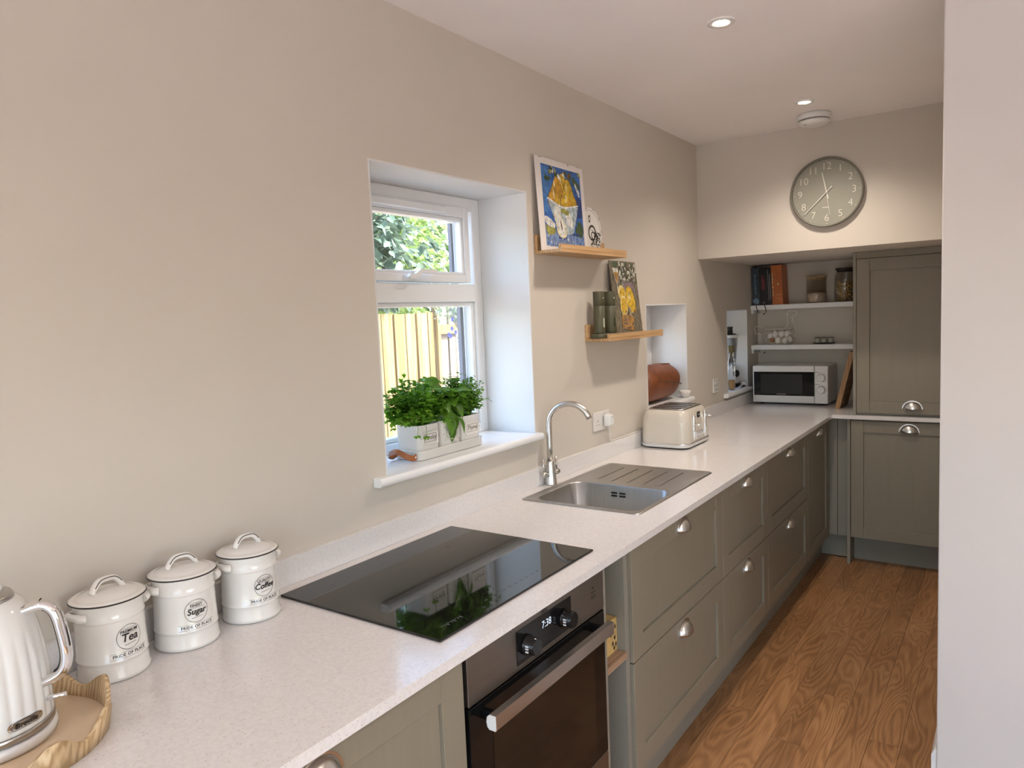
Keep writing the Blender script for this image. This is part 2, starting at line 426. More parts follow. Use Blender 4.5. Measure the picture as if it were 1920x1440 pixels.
wall_with_openings(bm, Y0-.3, YR+.13, 0, HC+.14, [(-.9, .9, .9, 2.1)], lambda a, b_, z, zz: box(bm, XE, XE+.2, a, b_, z, zz))
struct(finish(bm, 'wall_far_side', 'wall_paint', origin=(XE, 0, 0)))
BW = (.5, 4.0, .05, 2.2)
bm = nb()
wall_with_openings(bm, 0, XE, 0, HC+.14, [BW], lambda a, b_, z, zz: box(bm, a, b_, Y0-.3, Y0, z, zz))
struct(finish(bm, 'wall_behind', 'wall_paint', origin=(0, Y0, 0)))
# glazed doors widened for daylight and an added side window behind the camera
d1 = sempty('door_1', (2.25, Y0-.1, .05))
bm = nb()
for a, b_ in ((.5, .57), (1.645, 1.715), (2.785, 2.855), (3.93, 4.0)): box(bm, a, b_, Y0-.16, Y0-.09, .05, 2.2, .004)
box(bm, .57, 3.93, Y0-.16, Y0-.09, 2.13, 2.2); box(bm, .57, 3.93, Y0-.16, Y0-.09, .05, .13)
finish(bm, 'frame', 'upvc', d1)
for a, b_ in ((.57, 1.645), (1.715, 2.785), (2.855, 3.93)): bx('pane', 'pane_glass', d1, a, b_, Y0-.13, Y0-.126, .13, 2.13)
w4 = sempty('window_4', (XE+.1, 0, .9)); bm = nb()
for a, b_ in ((-.9, -.84), (-.03, .03), (.84, .9)): box(bm, XE+.06, XE+.13, a, b_, .9, 2.1, .004)
box(bm, XE+.06, XE+.13, -.84, .84, 2.04, 2.1); box(bm, XE+.06, XE+.13, -.84, .84, .9, .96)
finish(bm, 'frame', 'upvc', w4)
for a, b_ in ((-.84, -.03), (.03, .84)): bx('pane', 'pane_glass', w4, XE+.09, XE+.094, a, b_, .96, 2.04)

# floor with real planks where the photograph shows them
fl = struct(bx('floor', 'niche_oak', None, 0, XE, Y0, YB, -.12, -.006, origin=(0, 0, -.12)))
pbm = nb(); box(pbm, -.0496, .0496, -.4996, .4996, -.006, 0, bev=.0006, seg=1)
pme = bpy.data.meshes.new('plank'); pbm.to_mesh(pme); pbm.free(); pme.materials.append(MATS['plank_oak'])
ends = {.41: 2.20, .51: 3.05, .61: 2.635, .71: 3.095, .81: 2.497, .91: 2.904, 1.01: 3.222, 1.11: 2.656, 1.21: 3.34, 1.31: 2.9}
def plank(x, y):
    o = bpy.data.objects.new('plank', pme); COL.objects.link(o); o.parent = fl; o.location = (x, y, .12)
for x0, e in ends.items():
    y = e-3.5
    while y < 5.1:
        if y > -1.2: plank(x0+.05, y)
        y += 1.0
for i in range(12):
    e = rnd.random()
    for y in (-1.6+e, -.6+e, .4+e, 1.4+e): plank(1.46+.1*i, y)

# skirting of the right-hand wall
bm = nb(); prism(bm, [(0, 0), (.014, 0), (.014, .12), (.006, .139), (0, .139)], lambda u, v_, w: (XR-u, YR+.004+w, v_), 1.9)
struct(finish(bm, 'baseboard_right', 'white_paint', origin=(XR, YR, 0)))
# upstairs roof slab keeps the sky off the ceiling void
# white reveals
for i, (ya, yb, za, zb) in enumerate(OPEN):
    zs_ = za+.024
    bm = nb(); t_ = .006
    box(bm, -WT+.01, 0.0008, ya, ya+t_, zs_, zb); box(bm, -WT+.01, .0008, yb-t_, yb, zs_, zb); box(bm, -WT+.01, .0008, ya+t_, yb-t_, zb-t_, zb)
    struct(finish(bm, 'trim_%d' % (i+1), 'white_paint', origin=(0, (ya+yb)/2, za)))

def sill(parent, ya, yb, ha, hb, z1, th=.026, x1=.032):
    bm = nb()
    box(bm, -.235, 0.0, ya+.0065, yb-.0065, z1-th+.002, z1)
    prof = [(0, 0), (.012, -.002), (x1-.008, -.002)]
    pr = [(.0, z1-th), (x1-.009, z1-th)] + [(x1-.009+.009*math.sin(a), z1-th/2-th/2*math.cos(a)) for a in [PI*k/8 for k in range(1, 8)]] + [(x1-.009, z1), (0, z1)]
    prism(bm, pr, lambda u, v_, w: (u+.0009, ya-ha+w, v_), (yb-ya)+ha+hb)
    return finish(bm, 'sill', 'sill_white', parent)
# window 1: top-hung sash above a fixed pane
ya, yb, za, zb = OPEN[0]; zs1 = 1.105
ya += .006; yb -= .006; zb -= .006
w1 = sempty('window_1', (-.22, (ya+yb)/2, zs1))
bm = nb()
FX = -.222
for a, b_ in ((ya, ya+.06), (yb-.045, yb)): box(bm, FX-.07, FX, a, b_, zs1, zb, .004)
box(bm, FX-.07, FX, ya+.06, yb-.045, zb-.05, zb, .004); box(bm, FX-.07, FX, ya+.06, yb-.045, zs1, zs1+.035, .004)
box(bm, FX-.07, FX, ya+.06, yb-.045, 1.618, 1.686, .004)
# stepped beads round the lower glass
for a, b_, c, d in ((ya+.06, ya+.078, zs1+.035, 1.618), (yb-.062, yb-.045, zs1+.035, 1.618)): box(bm, FX-.05, FX-.012, a, b_, c, d, .003)
box(bm, FX-.05, FX-.012, ya+.078, yb-.062, 1.602, 1.618, .003); box(bm, FX-.05, FX-.012, ya+.078, yb-.062, zs1+.035, zs1+.05, .003)
finish(bm, 'frame', 'upvc', w1)
bx('pane', 'pane_glass', w1, FX-.04, FX-.036, ya+.07, yb-.055, zs1+.042, 1.61)
bm = nb(); SX = FX+.008
sa, sb, s0, s1 = ya+.056, yb-.078, 1.690, zb-.038
box(bm, SX-.06, SX, sa, sa+.05, s0, s1, .004); box(bm, SX-.06, SX, sb-.03, sb, s0, s1, .004)
box(bm, SX-.06, SX, sa+.05, sb-.03, s0, s0+.03, .004); box(bm, SX-.06, SX, sa+.05, sb-.03, s1-.04, s1, .004)
box(bm, SX-.045, SX-.008, sa+.05, sa+.062, s0+.03, s1-.04, .003); box(bm, SX-.045, SX-.008, sb-.042, sb-.03, s0+.03, s1-.04, .003)
box(bm, SX-.045, SX-.008, sa+.062, sb-.042, s0+.03, s0+.04, .003); box(bm, SX-.045, SX-.008, sa+.062, sb-.042, s1-.055, s1-.04, .003)
sash = finish(bm, 'sash', 'upvc', w1)
bx('pane', 'pane_glass', sash, SX-.036, SX-.032, sa+.056, sb-.036, s0+.035, s1-.045, origin=(SX, sa, s0))
bm = nb(); box(bm, SX-.0595, SX-.0455, sb-.056, sb-.0425, s0+.042, s1-.056); finish(bm, 'shade_strip', 'shade_grey', sash, origin=(SX, sa, s0))  # dark strip painting in the shaded frame reveal behind the sash
bm = nb(); g0 = SX+.004
prism(bm, [(1.79, 1.705), (1.80, 1.716), (1.825, 1.716), (1.855, 1.733), (1.935, 1.733), (1.94, 1.726), (1.935, 1.72), (1.862, 1.719), (1.835, 1.699), (1.80, 1.699)], lambda u, v_, w: (g0+.022+w, u, v_-.001), .012)
box(bm, SX-.001, g0+.022, 1.80, 1.84, 1.694, 1.712, .003)
finish(bm, 'handle', 'sill_white', sash, origin=(SX, 1.82, 1.70))
bm = nb(); box(bm, SX-.001, SX+.016, ya+.08, 2.035, s1-.035, s1-.008, .006, 3)
finish(bm, 'trickle_vent', 'upvc', w1)
sill(w1, *OPEN[0][:2], .052, .010, zs1)
# shade of the outer frame reveal behind the pane, painted as a dark strip
bm = nb(); box(bm, FX-.068, FX-.051, yb-.082, yb-.063, zs1+.052, 1.60); finish(bm, 'shade_strip', 'shade_grey', w1)
# windows 2 and 3
for n, (o_, z1, ha, hb) in enumerate(((OPEN[1], 1.066, .02, .022), (OPEN[2], 1.012, .08, .0))):
    ya, yb, za, zb = o_; ya += .006; yb -= .006; zb -= .006
    w = sempty('window_%d' % (n+2), (-.22, (ya+yb)/2, z1)); bm = nb(); FX = -.21
    for a, b_ in ((ya, ya+.05), (yb-.05, yb)): box(bm, FX-.07, FX, a, b_, z1, zb, .004)
    box(bm, FX-.07, FX, ya+.05, yb-.05, zb-.05, zb, .004); box(bm, FX-.07, FX, ya+.05, yb-.05, z1, z1+.045, .004)
    finish(bm, 'frame', 'upvc', w)
    bm = nb(); q = FX+.008
    for a, b_ in ((ya+.045, ya+.09), (yb-.085, yb-.04)): box(bm, q-.055, q, a, b_, z1+.04, zb-.045, .004)
    box(bm, q-.055, q, ya+.09, yb-.085, zb-.09, zb-.045, .004); box(bm, q-.055, q, ya+.09, yb-.085, z1+.04, z1+.085, .004)
    s_ = finish(bm, 'sash', 'upvc', w)
    bx('pane', 'pane_glass', s_, q-.03, q-.026, ya+.088, yb-.083, z1+.083, zb-.088)
    bm = nb(); box(bm, q-.05, q+.001, yb-.088, yb-.084, z1+.083, zb-.088); finish(bm, 'gasket', 'black_plastic', s_)
    sill(w, *o_[:2], ha, hb, z1)

# ================================================================== KITCHEN RUN
WZ, WTH = .90, .022
XF, XD = .631, .598          # worktop front edge, door faces
# worktop: two slabs, the first cut out round the sink bowl
HB = (.098, .522, 2.058, 2.392)
wt = thing('worktop', (.3, 2.0, WZ-WTH), 'white speckled quartz worktop running along the wall and round the corner', 'worktop')
bm = nb()
for a in ((.001, XF, -.6, HB[2]), (.001, HB[0], HB[2], HB[3]), (HB[1], XF, HB[2], HB[3]), (.001, XF, HB[3], 3.345)):
    box(bm, a[0], a[1], a[2], a[3], WZ-WTH, WZ)
bmesh.ops.remove_doubles(bm, verts=bm.verts, dist=1e-5)
finish(bm, 'slab', 'quartz', wt)
bm = nb(); box(bm, .001, XF, 3.347, YB-.001, WZ-WTH, WZ); box(bm, XF, XR-.001, 4.5, YB-.001, WZ-WTH, WZ)
bmesh.ops.remove_doubles(bm, verts=bm.verts, dist=1e-5)
finish(bm, 'slab', 'quartz', wt)
bx('joint', 'white_print', wt, XF-.0005, XF+.0006, 3.343, 3.349, WZ-WTH, WZ+.0001)
us = thing('upstand', (.01, 2.0, WZ), 'low white quartz upstand along the foot of the beige wall', 'upstand')
bx('strip', 'quartz', us, .001, .019, -.6, 3.345, WZ, .9708, bev=.0012); bx('strip', 'quartz', us, .001, .019, 3.347, YB-.001, WZ, .9708, bev=.0012)

# ---- cup handle, one mesh shared by all fronts; local axes: u along the front, n out of it, v up
def cup_mesh():
    bm = nb(); a, c, h = .046, .027, .043
    def P(th, ph, k=1.): return (a*k*math.cos(th)*math.cos(ph), -c*k*math.sin(ph), h*k*math.sin(th)*math.cos(ph) if True else 0)
    # quarter ellipsoid: th sweeps the arch, ph rises from the flange to the nose
    N, Mh = 18, 8
    out = [[P(PI*i/N, PI/2*j/Mh) for i in range(N+1)] for j in range(Mh)]
    inn = [[(x*.94, y*.92, z*.94) for x, y, z in r_] for r_ in out]
    nose = (0, -c, 0)
    vo_ = [[bm.verts.new(p) for p in r_] for r_ in out]; vi_ = [[bm.verts.new(p) for p in r_] for r_ in inn]
    for g in (vo_, vi_):
        for j in range(Mh-1):
            for i in range(N): bm.faces.new((g[j][i], g[j][i+1], g[j+1][i+1], g[j+1][i])).smooth = True
        nv = bm.verts.new((0, -c*(1 if g is vo_ else .92), 0))
        for i in range(N): bm.faces.new((g[-1][i], g[-1][i+1], nv)).smooth = True
    for j in range(Mh-1):
        for i in (0, N): bm.faces.new((vo_[j][i], vo_[j+1][i], vi_[j+1][i], vi_[j][i]))
    # flange against the door
    for i in range(N):
        q = [(1.0, PI*i/N), (1.0, PI*(i+1)/N), (1.13, PI*(i+1)/N), (1.13, PI*i/N)]
        pts = [(a*k*math.cos(t_), h*k*math.sin(t_)) for k, t_ in q]
        fr_ = [bm.verts.new((x, -.003, z)) for x, z in pts]; bk = [bm.verts.new((x, 0, z)) for x, z in pts]
        bm.faces.new(fr_); bm.faces.new((fr_[2], fr_[3], bk[3], bk[2]))
    bmesh.ops.remove_doubles(bm, verts=bm.verts, dist=1e-5); bmesh.ops.recalc_face_normals(bm, faces=bm.faces)
    me = bpy.data.meshes.new('cup_handle'); bm.to_mesh(me); bm.free(); me.materials.append(MATS['nickel'])
    return me
CUP = cup_mesh()
def cup(parent, loc, facing):
    o = bpy.data.objects.new('handle', CUP); COL.objects.link(o); o.parent = parent; o.location = Vector(loc)-ORG[parent]
    o.rotation_euler = (0, 0, PI/2 if facing == '+x' else 0)
    return o
def shaker(bm, put, u0, u1, z0, z1, fr=.068, th=.020, mi=0):
    """shaker front: put(u0,u1,n0,n1,z0,z1) boxes, n measured out of the carcass face"""
    put(bm, u0, u0+fr, 0, th, z0, z1); put(bm, u1-fr, u1, 0, th, z0, z1)
    put(bm, u0+fr, u1-fr, 0, th-.0004, z1-fr, z1); put(bm, u0+fr, u1-fr, 0, th-.0004, z0, z0+fr)
    put(bm, u0+fr, u1-fr, 0, th-.009, z0+fr, z1-fr)
def put_x(bm, u0, u1, n0, n1, z0, z1): box(bm, XD-.02+n0, XD-.02+n1, u0, u1, z0, z1, .0012, 1)
YD = 4.522
def put_y(bm, u0, u1, n0, n1, z0, z1): box(bm, u0, u1, YD+.02-n1, YD+.02-n0, z0, z1, .0012, 1)
ZT, ZM, ZB0 = .866, .506, .150
def base_unit(ya, yb, label, drawers=True):
    t_ = thing('base_cabinet', (XD-.3, (ya+yb)/2, .1495), label, 'cabinet')
    bx('body', 'sage_flat', t_, .03, XD-.0205, ya, yb, .1495, .70 if ya > 1.83 and yb < 2.7 else .877)
    fronts = [(ZM+.002, ZT), (ZB0, ZM-.002)] if drawers else [(ZB0, ZT)]
    for z0, z1 in fronts:
        bm = nb(); shaker(bm, put_x, ya+.0015, yb-.0015, z0, z1)
        d = finish(bm, 'drawer' if drawers else 'door', 'sage', t_, origin=(XD, (ya+yb)/2, z0))
        cup(d, (XD-.0006, (ya+yb)/2, z1-.056), '+x')
    return t_
base_unit(-.50, .275, 'sage base cabinet at the near end of the run, left of the others', True)
base_unit(.285, 1.043, 'sage shaker base cabinet directly left of the oven')
base_unit(1.833, 2.638, 'widest sage drawer cabinet, under the sink bowl next to the open niche')
base_unit(2.641, 3.252, 'sage two-drawer cabinet under the drainer, second from the niche')
base_unit(3.255, 4.028, 'sage two-drawer cabinet below the toaster, third from the niche')
base_unit(4.031, 4.556, 'single-door sage cabinet at the far end of the long run', False)
# panels either side of the niche
nu = thing('open_niche_unit', (.3, 1.735, 0), 'narrow open niche with wooden shelves between oven and drawers', 'shelf unit')
bx('side_panel', 'sage_flat', nu, .03, XD, 1.652, 1.667, .0, .877); bx('side_panel', 'sage_flat', nu, .03, XD-.012, 1.806, 1.8315, .0, .877)
bx('back_panel', 'sage_flat', nu, .03, .05, 1.668, 1.805, .0, .877)
bx('shelf', 'niche_oak', nu, .051, .592, 1.668, 1.805, .537, .556, bev=.001); bx('shelf', 'niche_oak', nu, .051, .560, 1.668, 1.805, .13, .15, bev=.001)
bk = thing('tea_box', (.56, 1.79, .556), 'small yellow patterned box standing on the niche shelf', 'box')
bm = nb(); box(bm, .455, .560, 1.733, 1.8045, .5565, .658, .002); finish(bm, 'carton', 'book_yellow', bk)
bm = nb()
for k, (y_, z_) in enumerate(((1.775, .585), (1.788, .60), (1.795, .578), (1.783, .570), (1.765, .615), (1.792, .632))):
    prism(bm, [(y_-.006, z_), (y_, z_+.008), (y_+.006, z_), (y_, z_-.008)], lambda u, v_, w: (.560+w, u, v_), .0006)
finish(bm, 'printed_motif', 'tray_dark', bk)
# plinths
tag(bx('plinth', 'sage_flat', None, .50, .5356, -.5, 1.043, 0, .148), 'sage plinth board below the cabinet left of the oven', 'plinth')
tag(bx('plinth', 'sage_flat', None, .50, .5356, 1.833, 4.648, 0, .148), 'long sage plinth board under the drawer cabinets', 'plinth')
tag(bx('plinth', 'sage_flat', None, .5358, .703, 4.65, 4.67, 0.003, .150), 'short grey plinth piece in the inside corner', 'plinth')
tag(bx('plinth', 'sage_flat', None, .7235, XR-.015, 4.65, 4.67, 0, .165), 'grey plinth board below the end cabinet door', 'plinth')
# corner filler, two boards
cf = thing('corner_filler', (.65, 4.61, .15), 'narrow grey filler boards in the inside corner of the units', 'filler')
bx('board', 'sage_flat', cf, .5785, .640, 4.585, 4.605, .151, .877, bev=.001); bx('board', 'sage_flat', cf, .642, .702, 4.590, 4.61, .151, .877, bev=.001)
# end run
tag(bx('end_panel', 'sage_flat', None, .704, .7215, 4.530, YB-.002, 0, .877, bev=.001), 'grey post-like end panel standing on the floor in the corner', 'panel')
ec = thing('base_cabinet', (1.03, 4.8, .165), 'sage shaker base cabinet facing us at the end of the kitchen', 'cabinet')
bx('body', 'sage_flat', ec, .7235, XR-.015, YD+.0205, YB-.002, .166, .877)
bm = nb(); shaker(bm, put_y, .7265, XR-.016, .168, .866); d = finish(bm, 'door', 'sage', ec, origin=(1.03, YD, .168)); cup(d, (1.028, YD+.0006, .812), '-y')
tc_ = thing('tall_cabinet', (1.04, 4.8, .9), 'tall sage wall cabinet standing on the worktop under the bulkhead', 'cabinet')
bx('body', 'sage_flat', tc_, .755, XR-.003, YD+.0205, YB-.002, .901, 1.80)
bx('side_panel', 'sage_flat', tc_, .738, .7545, YD, YB-.002, .901, ZS-.0015, bev=.001)
bx('top_rail', 'sage', tc_, .755, XR-.003, YD+.002, YD+.04, 1.800, ZS-.0015)
bm = nb(); shaker(bm, put_y, .757, XR-.006, .915, 1.797); d = finish(bm, 'door', 'sage', tc_, origin=(1.04, YD, .915)); cup(d, (1.043, YD+.0006, .945), '-y')

# ================================================================== OVEN
ov = thing('built_in_oven', (.35, 1.35, .15), 'stainless steel built-in oven with black glass door under the hob', 'oven')
bx('casing', 'dark_gap', ov, .05, .585, 1.046, 1.650, .15, .877)
bm = nb(); box(bm, .5855, XD+.004, 1.0505, 1.6495, .749, .866, .0015); finish(bm, 'control_panel', 'steel_panel', ov, origin=(XD, 1.35, .8))
bx('display', 'black_gloss', ov, XD+.0042, XD+.0052, 1.229, 1.473, .763, .844)
def ovf(y_, z_): return lambda u, v_, w: (XD+.0053+w, y_+u, z_+v_)
bm = nb(); text_into(bm, '7:38', .025, ovf(1.356, .818)); finish(bm, 'clock_digits', 'digits', ov, normals=False)
bm = nb(); text_into(bm, 'AEG', .014, lambda u, v_, w: (XD+.0043+w, 1.349+u, .8510+v_), bold=.0005); finish(bm, 'lettering', 'ink', ov, normals=False)
bm = nb()
prism(bm, [(1.585, .822), (1.590, .830), (1.595, .822)], lambda u, v_, w: (XD+.0042+w, u, v_), .0005)
for z_ in (.812, .803, .797): box(bm, XD+.0042, XD+.0047, 1.578, 1.604, z_, z_+.0018)
finish(bm, 'printed_symbol', 'ink', ov)
for yk in (1.268, 1.436):
    bm = nb(); seg = 28
    rings = []
    for r_, x_ in ((.024, .0052), (.024, .010), (.0215, .011), (.0205, .034), (.0185, .036)):
        rings.append([(XD+x_, yk+r_*math.cos(2*PI*i/seg), .800+r_*math.sin(2*PI*i/seg)) for i in range(seg)])
    loft(bm, rings); k_ = finish(bm, 'knob', 'black_gloss', ov, origin=(XD, yk, .80))
    bm = nb()
    for zz in (.806, .800, .793):
        box(bm, XD+.016, XD+.024, yk-.0218, yk-.0207, zz-.002, zz+.0015)
    finish(bm, 'marking', 'white_print', k_)
dr = nb(); box(dr, .5855, XD+.004, 1.0505, 1.6495, .340, .7445, .0015); dr = finish(dr, 'door', 'oven_black', ov, origin=(XD, 1.35, .34))
bx('window', 'oven_window', dr, XD+.0042, XD+.0048, 1.128, 1.585, .352, .690)
bm = nb(); box(bm, .5855, XD+.004, 1.0505, 1.6495, .19, .3385, .0015); finish(bm, 'lower_trim', 'steel_panel', ov)
bm = nb()
pr = [(XD+.036, .701), (XD+.052, .701), (XD+.052, .733), (XD+.036, .733), (XD+.031, .728), (XD+.029, .717), (XD+.031, .706)]
prism(bm, pr, lambda u, v_, w: (u, 1.078+w, v_), .535)
h_ = finish(bm, 'handle', 'steel', dr, origin=(XD, 1.35, .717))
bm = nb(); pr2 = [(a, b_) for a, b_ in pr]
prism(bm, pr2, lambda u, v_, w: (u, 1.0775-w, v_), .0025); finish(bm, 'end_cap', 'plastic_white', h_, origin=(XD, 1.35, .717))
for y_ in (1.10, 1.585): bx('bracket', 'black_gloss', dr, XD+.0045, XD+.034, y_-.008, y_+.008, .707, .727, bev=.002)

# ================================================================== HOB
hb = thing('induction_hob', (.316, 1.334, WZ), 'black glass induction hob set on the white worktop', 'hob')
bm = nb(); box(bm, .0623, .5705, 1.0089, 1.659, WZ+.0004, WZ+.0058, .0022, 2); finish(bm, 'glass_top', 'hob_glass', hb)
zt = WZ+.0059
def mark(y_, x_, s=.008):
    bm = nb(); box(bm, x_-s, x_+s, y_-.0004, y_+.0004, zt, zt+.0001); box(bm, x_-.0004, x_+.0004, y_-s, y_+s, zt, zt+.0001); finish(bm, 'zone_marking', 'hob_print', hb)
for y_ in (1.18, 1.49):
    for x_ in (.19, .37): mark(y_, x_)
bm = nb()
for k in range(9): box(bm, .528, .531+.004*(k % 3), 1.06+.0075*k, 1.0635+.0075*k, zt, zt+.0001)
for k in range(12): box(bm, .524, .527, 1.22+.024*k, 1.229+.024*k, zt, zt+.0001)
box(bm, .468, .4684, 1.05, 1.25, zt, zt+.0001)
finish(bm, 'control_marking', 'hob_print', hb)

# ================================================================== SINK AND TAP
sk = thing('sink', (.297, 2.385, WZ), 'stainless steel sink with one bowl and a ribbed drainer', 'sink')
bm = nb()
sx0, sx1, sy0, sy1 = .068, .531, 2.040, 2.733
bx0, bx1, by0, by1 = .108, .512, 2.068, 2.372
c_, d_ = ((sx0+sx1)/2, (sy0+sy1)/2), ((sx1-sx0)/2, (sy1-sy0)/2)
bc, bd = ((bx0+bx1)/2, (by0+by1)/2), ((bx1-bx0)/2, (by1-by0)/2)
zr = WZ+.004
def ring(c, d, r_, z): return [(x, y, z) for x, y in rrect(c[0], c[1], d[0], d[1], r_, 6)]
loft(bm, [ring(c_, d_, .020, WZ+.0004), ring(c_, d_, .020, WZ+.0025), ring(c_, (d_[0]-.003, d_[1]-.003), .019, zr), ring(c_, (d_[0]-.012, d_[1]-.012), .016, zr), ring(c_, (d_[0]-.016, d_[1]-.016), .014, zr-.0015),
          ring(bc, (bd[0]+.004, bd[1]+.004), .052, zr-.0015)], False, False)
finish(bm, 'deck', 'steel', sk)
bm = nb()
loft(bm, [ring(bc, (bd[0]+.004, bd[1]+.004), .052, zr-.0015), ring(bc, bd, .050, zr-.005), ring(bc, (bd[0]-.004, bd[1]-.004), .05, WZ-.13), ring(bc, (bd[0]-.012, bd[1]-.012), .05, WZ-.15), ring(bc, (bd[0]-.03, bd[1]-.03), .045, WZ-.156)], False, True)
bl = finish(bm, 'bowl', 'steel_bowl', sk)
bm = nb()
for x_ in (.262, .296):
    for z_ in (WZ-.030, WZ-.041): box(bm, x_, x_+.024, by1-.0035, by1-.0005, z_, z_+.006)
finish(bm, 'overflow_slot', 'dark_gap', bl)
bm = nb(); lathe(bm, [(.042, WZ-.1556), (.042, WZ-.1535), (.034, WZ-.1535), (.030, WZ-.1553)], (bc[0], bc[1], 0), 24); finish(bm, 'waste', 'chrome', bl, origin=(bc[0], bc[1], WZ-.155))
for x_ in (.17, .235, .30, .365, .43):
    bm = nb(); tube(bm, [(x_, 2.425, zr-.0022), (x_, 2.43, zr-.0012), (x_, 2.66, zr-.0012), (x_, 2.665, zr-.0022)], .0032, 8); finish(bm, 'drainer_rib', 'steel', sk)
tp = thing('kitchen_tap', (.0435, 2.291, WZ), 'brushed steel swan-neck mixer tap behind the sink', 'tap')
T0 = (.0435, 2.291)
bm = nb(); lathe(bm, [(.0235, .0006), (.0235, .004), (.0225, .006), (.0195, .05), (.0155, .088), (.0150, .094)], (T0[0], T0[1], WZ), 28); finish(bm, 'body', 'nickel', tp)
bm = nb(); a = .22; ca, sa_ = math.cos(a), math.sin(a)
pts = [(0, .094), (0, .15), (0, .225)]
RC = .083
for k in range(1, 18):
    th = PI-PI*.90*k/17
    pts.append((RC+RC*math.cos(th), .233+RC*math.sin(th)))
tube(bm, [(T0[0]+ca*u, T0[1]+sa_*u, WZ+v_) for u, v_ in pts], lambda s: .0115, 16)
finish(bm, 'spout', 'nickel', tp)
for s in (-1, 1):
    bm = nb(); dirv = Vector((.16*s, .987*s, .12)).normalized(); p0 = Vector((*T0, WZ+.040))
    tube(bm, [p0+dirv*.012, p0+dirv*.046, p0+dirv*.048], lambda q: .0105 if q < .9 else .008, 14)
    lv = finish(bm, 'valve', 'nickel', tp, origin=p0)
    bm = nb(); p1 = p0+dirv*.036; tube(bm, [p1, p1+Vector((-.004, .002*s, .060))], .0042, 10); finish(bm, 'lever', 'nickel', lv, origin=p0)

# ================================================================== SOCKETS, PLUG
def plate(name, y0, y1, z0, z1, label):
    s_ = thing(name, (0, (y0+y1)/2, z0), label, 'socket')
    bm = nb(); box(bm, .0004, .009, y0, y1, z0, z1, .003, 2); finish(bm, 'plate', 'socket_white', s_)
    return s_
so = plate('wall_socket', 2.717, 2.863, 1.036, 1.120, 'white double wall socket beside the tap with a plug in it')
for y_ in (2.762, 2.836): bx('switch', 'socket_white', so, .009, .0123, y_-.006, y_+.006, 1.092, 1.107, bev=.001)
bm = nb()
for y_ in (2.754,):
    box(bm, .0088, .0094, y_-.0015, y_+.0015, 1.076, 1.084); box(bm, .0088, .0094, y_-.012, y_-.007, 1.062, 1.0645); box(bm, .0088, .0094, y_+.007, y_+.012, 1.062, 1.0645)
finish(bm, 'pin_hole', 'dark_gap', so)
sp = plate('fused_switch', 4.243, 4.330, 1.040, 1.126, 'white switch plate between the two small windows')
bm = nb(); box(bm, .009, .0125, 4.268, 4.290, 1.092, 1.108, .001); finish(bm, 'switch', 'socket_white', sp)
bm = nb(); box(bm, .0092, .0098, 4.257, 4.317, 1.056, 1.060); box(bm, .0092, .0098, 4.257, 4.317, 1.083, 1.0855); finish(bm, 'fuse_line', 'grey_print', sp)
pg = thing('mains_plug', (.02, 2.822, 1.05), 'cream mains plug with its cable in the socket by the toaster', 'plug')
bm = nb()
loft(bm, [[(.0128+x_, 2.822+y_, 1.077+z_) for y_, z_ in rrect(0, 0, hy, hz, .008, 4)] for x_, hy, hz in ((0, .024, .026), (.008, .025, .027), (.026, .020, .024), (.031, .016, .020))])
finish(bm, 'casing', 'plastic_white', pg)
bm = nb(); cp = catmull([(.024, 2.824, 1.052), (.024, 2.826, 1.035), (.023, 2.835, 1.005), (.016, 2.85, .983), (.013, 2.88, .9745), (.012, 2.93, .9745), (.012, 2.98, .9745), (.013, 3.05, .9750), (.012, 3.13, .9745), (.012, 3.2, .9745)], 6)
tube(bm, cp, .0032, 8); finish(bm, 'cable', 'socket_white', pg)
bx('fuse_mark', 'grey_print', pg, .0435, .0442, 2.824, 2.831, 1.088, 1.094)

# ================================================================== TOASTER
to = thing('toaster', (.145, 3.285, WZ), 'cream four-slice toaster with chrome levers on the worktop', 'toaster')
tc = (.149, 3.288); th_ = (.122, .158)
def tring(k, z, r_=.045): return [(x, y, z) for x, y in rrect(tc[0], tc[1], th_[0]+k, th_[1]+k, r_, 6)]
bm = nb(); loft(bm, [tring(-.014, WZ+.0005), tring(-.014, WZ+.006)]); finish(bm, 'foot', 'black_plastic', to)
bm = nb(); loft(bm, [tring(-.006, WZ+.006), tring(0, WZ+.011), tring(0, WZ+.020)]); finish(bm, 'base', 'plastic_white', to)
bm = nb(); loft(bm, [tring(-.001, WZ+.020), tring(.001, WZ+.021), tring(.001, WZ+.027), tring(-.002, WZ+.028)]); finish(bm, 'band', 'chrome', to)
bm = nb(); loft(bm, [tring(-.002, WZ+.0275), tring(-.001, WZ+.06), tring(-.003, WZ+.12), tring(-.008, WZ+.155, .044), tring(-.016, WZ+.172, .042), tring(-.026, WZ+.181, .038), tring(-.03, WZ+.1825, .036)], False, True); finish(bm, 'shell', 'toaster_cream', to)
bm = nb(); loft(bm, [tring(-.030, WZ+.1822, .03), tring(-.031, WZ+.1865, .03), tring(-.034, WZ+.188, .028)]); finish(bm, 'top_plate', 'steel', to)
for y_ in (3.195, 3.255, 3.322, 3.382):
    bm = nb(); box(bm, .078, .222, y_-.010, y_+.010, WZ+.1878, WZ+.1886); finish(bm, 'slot', 'dark_gap', to)
for y_, zl in ((3.215, 1.022), (3.362, 1.05)):
    bm = nb(); tube(bm, [(.268, y_, .937), (.2712, y_, .945), (.2712, y_, 1.048), (.266, y_, 1.058)], .0062, 10); l_ = finish(bm, 'lever_rail', 'chrome', to)
    bm = nb(); tube(bm, [(.272, y_, zl-.012), (.286, y_+.002, zl-.012), (.302, y_+.004, zl-.011)], lambda s: .003+.003*s, 10); finish(bm, 'lever', 'chrome', l_)
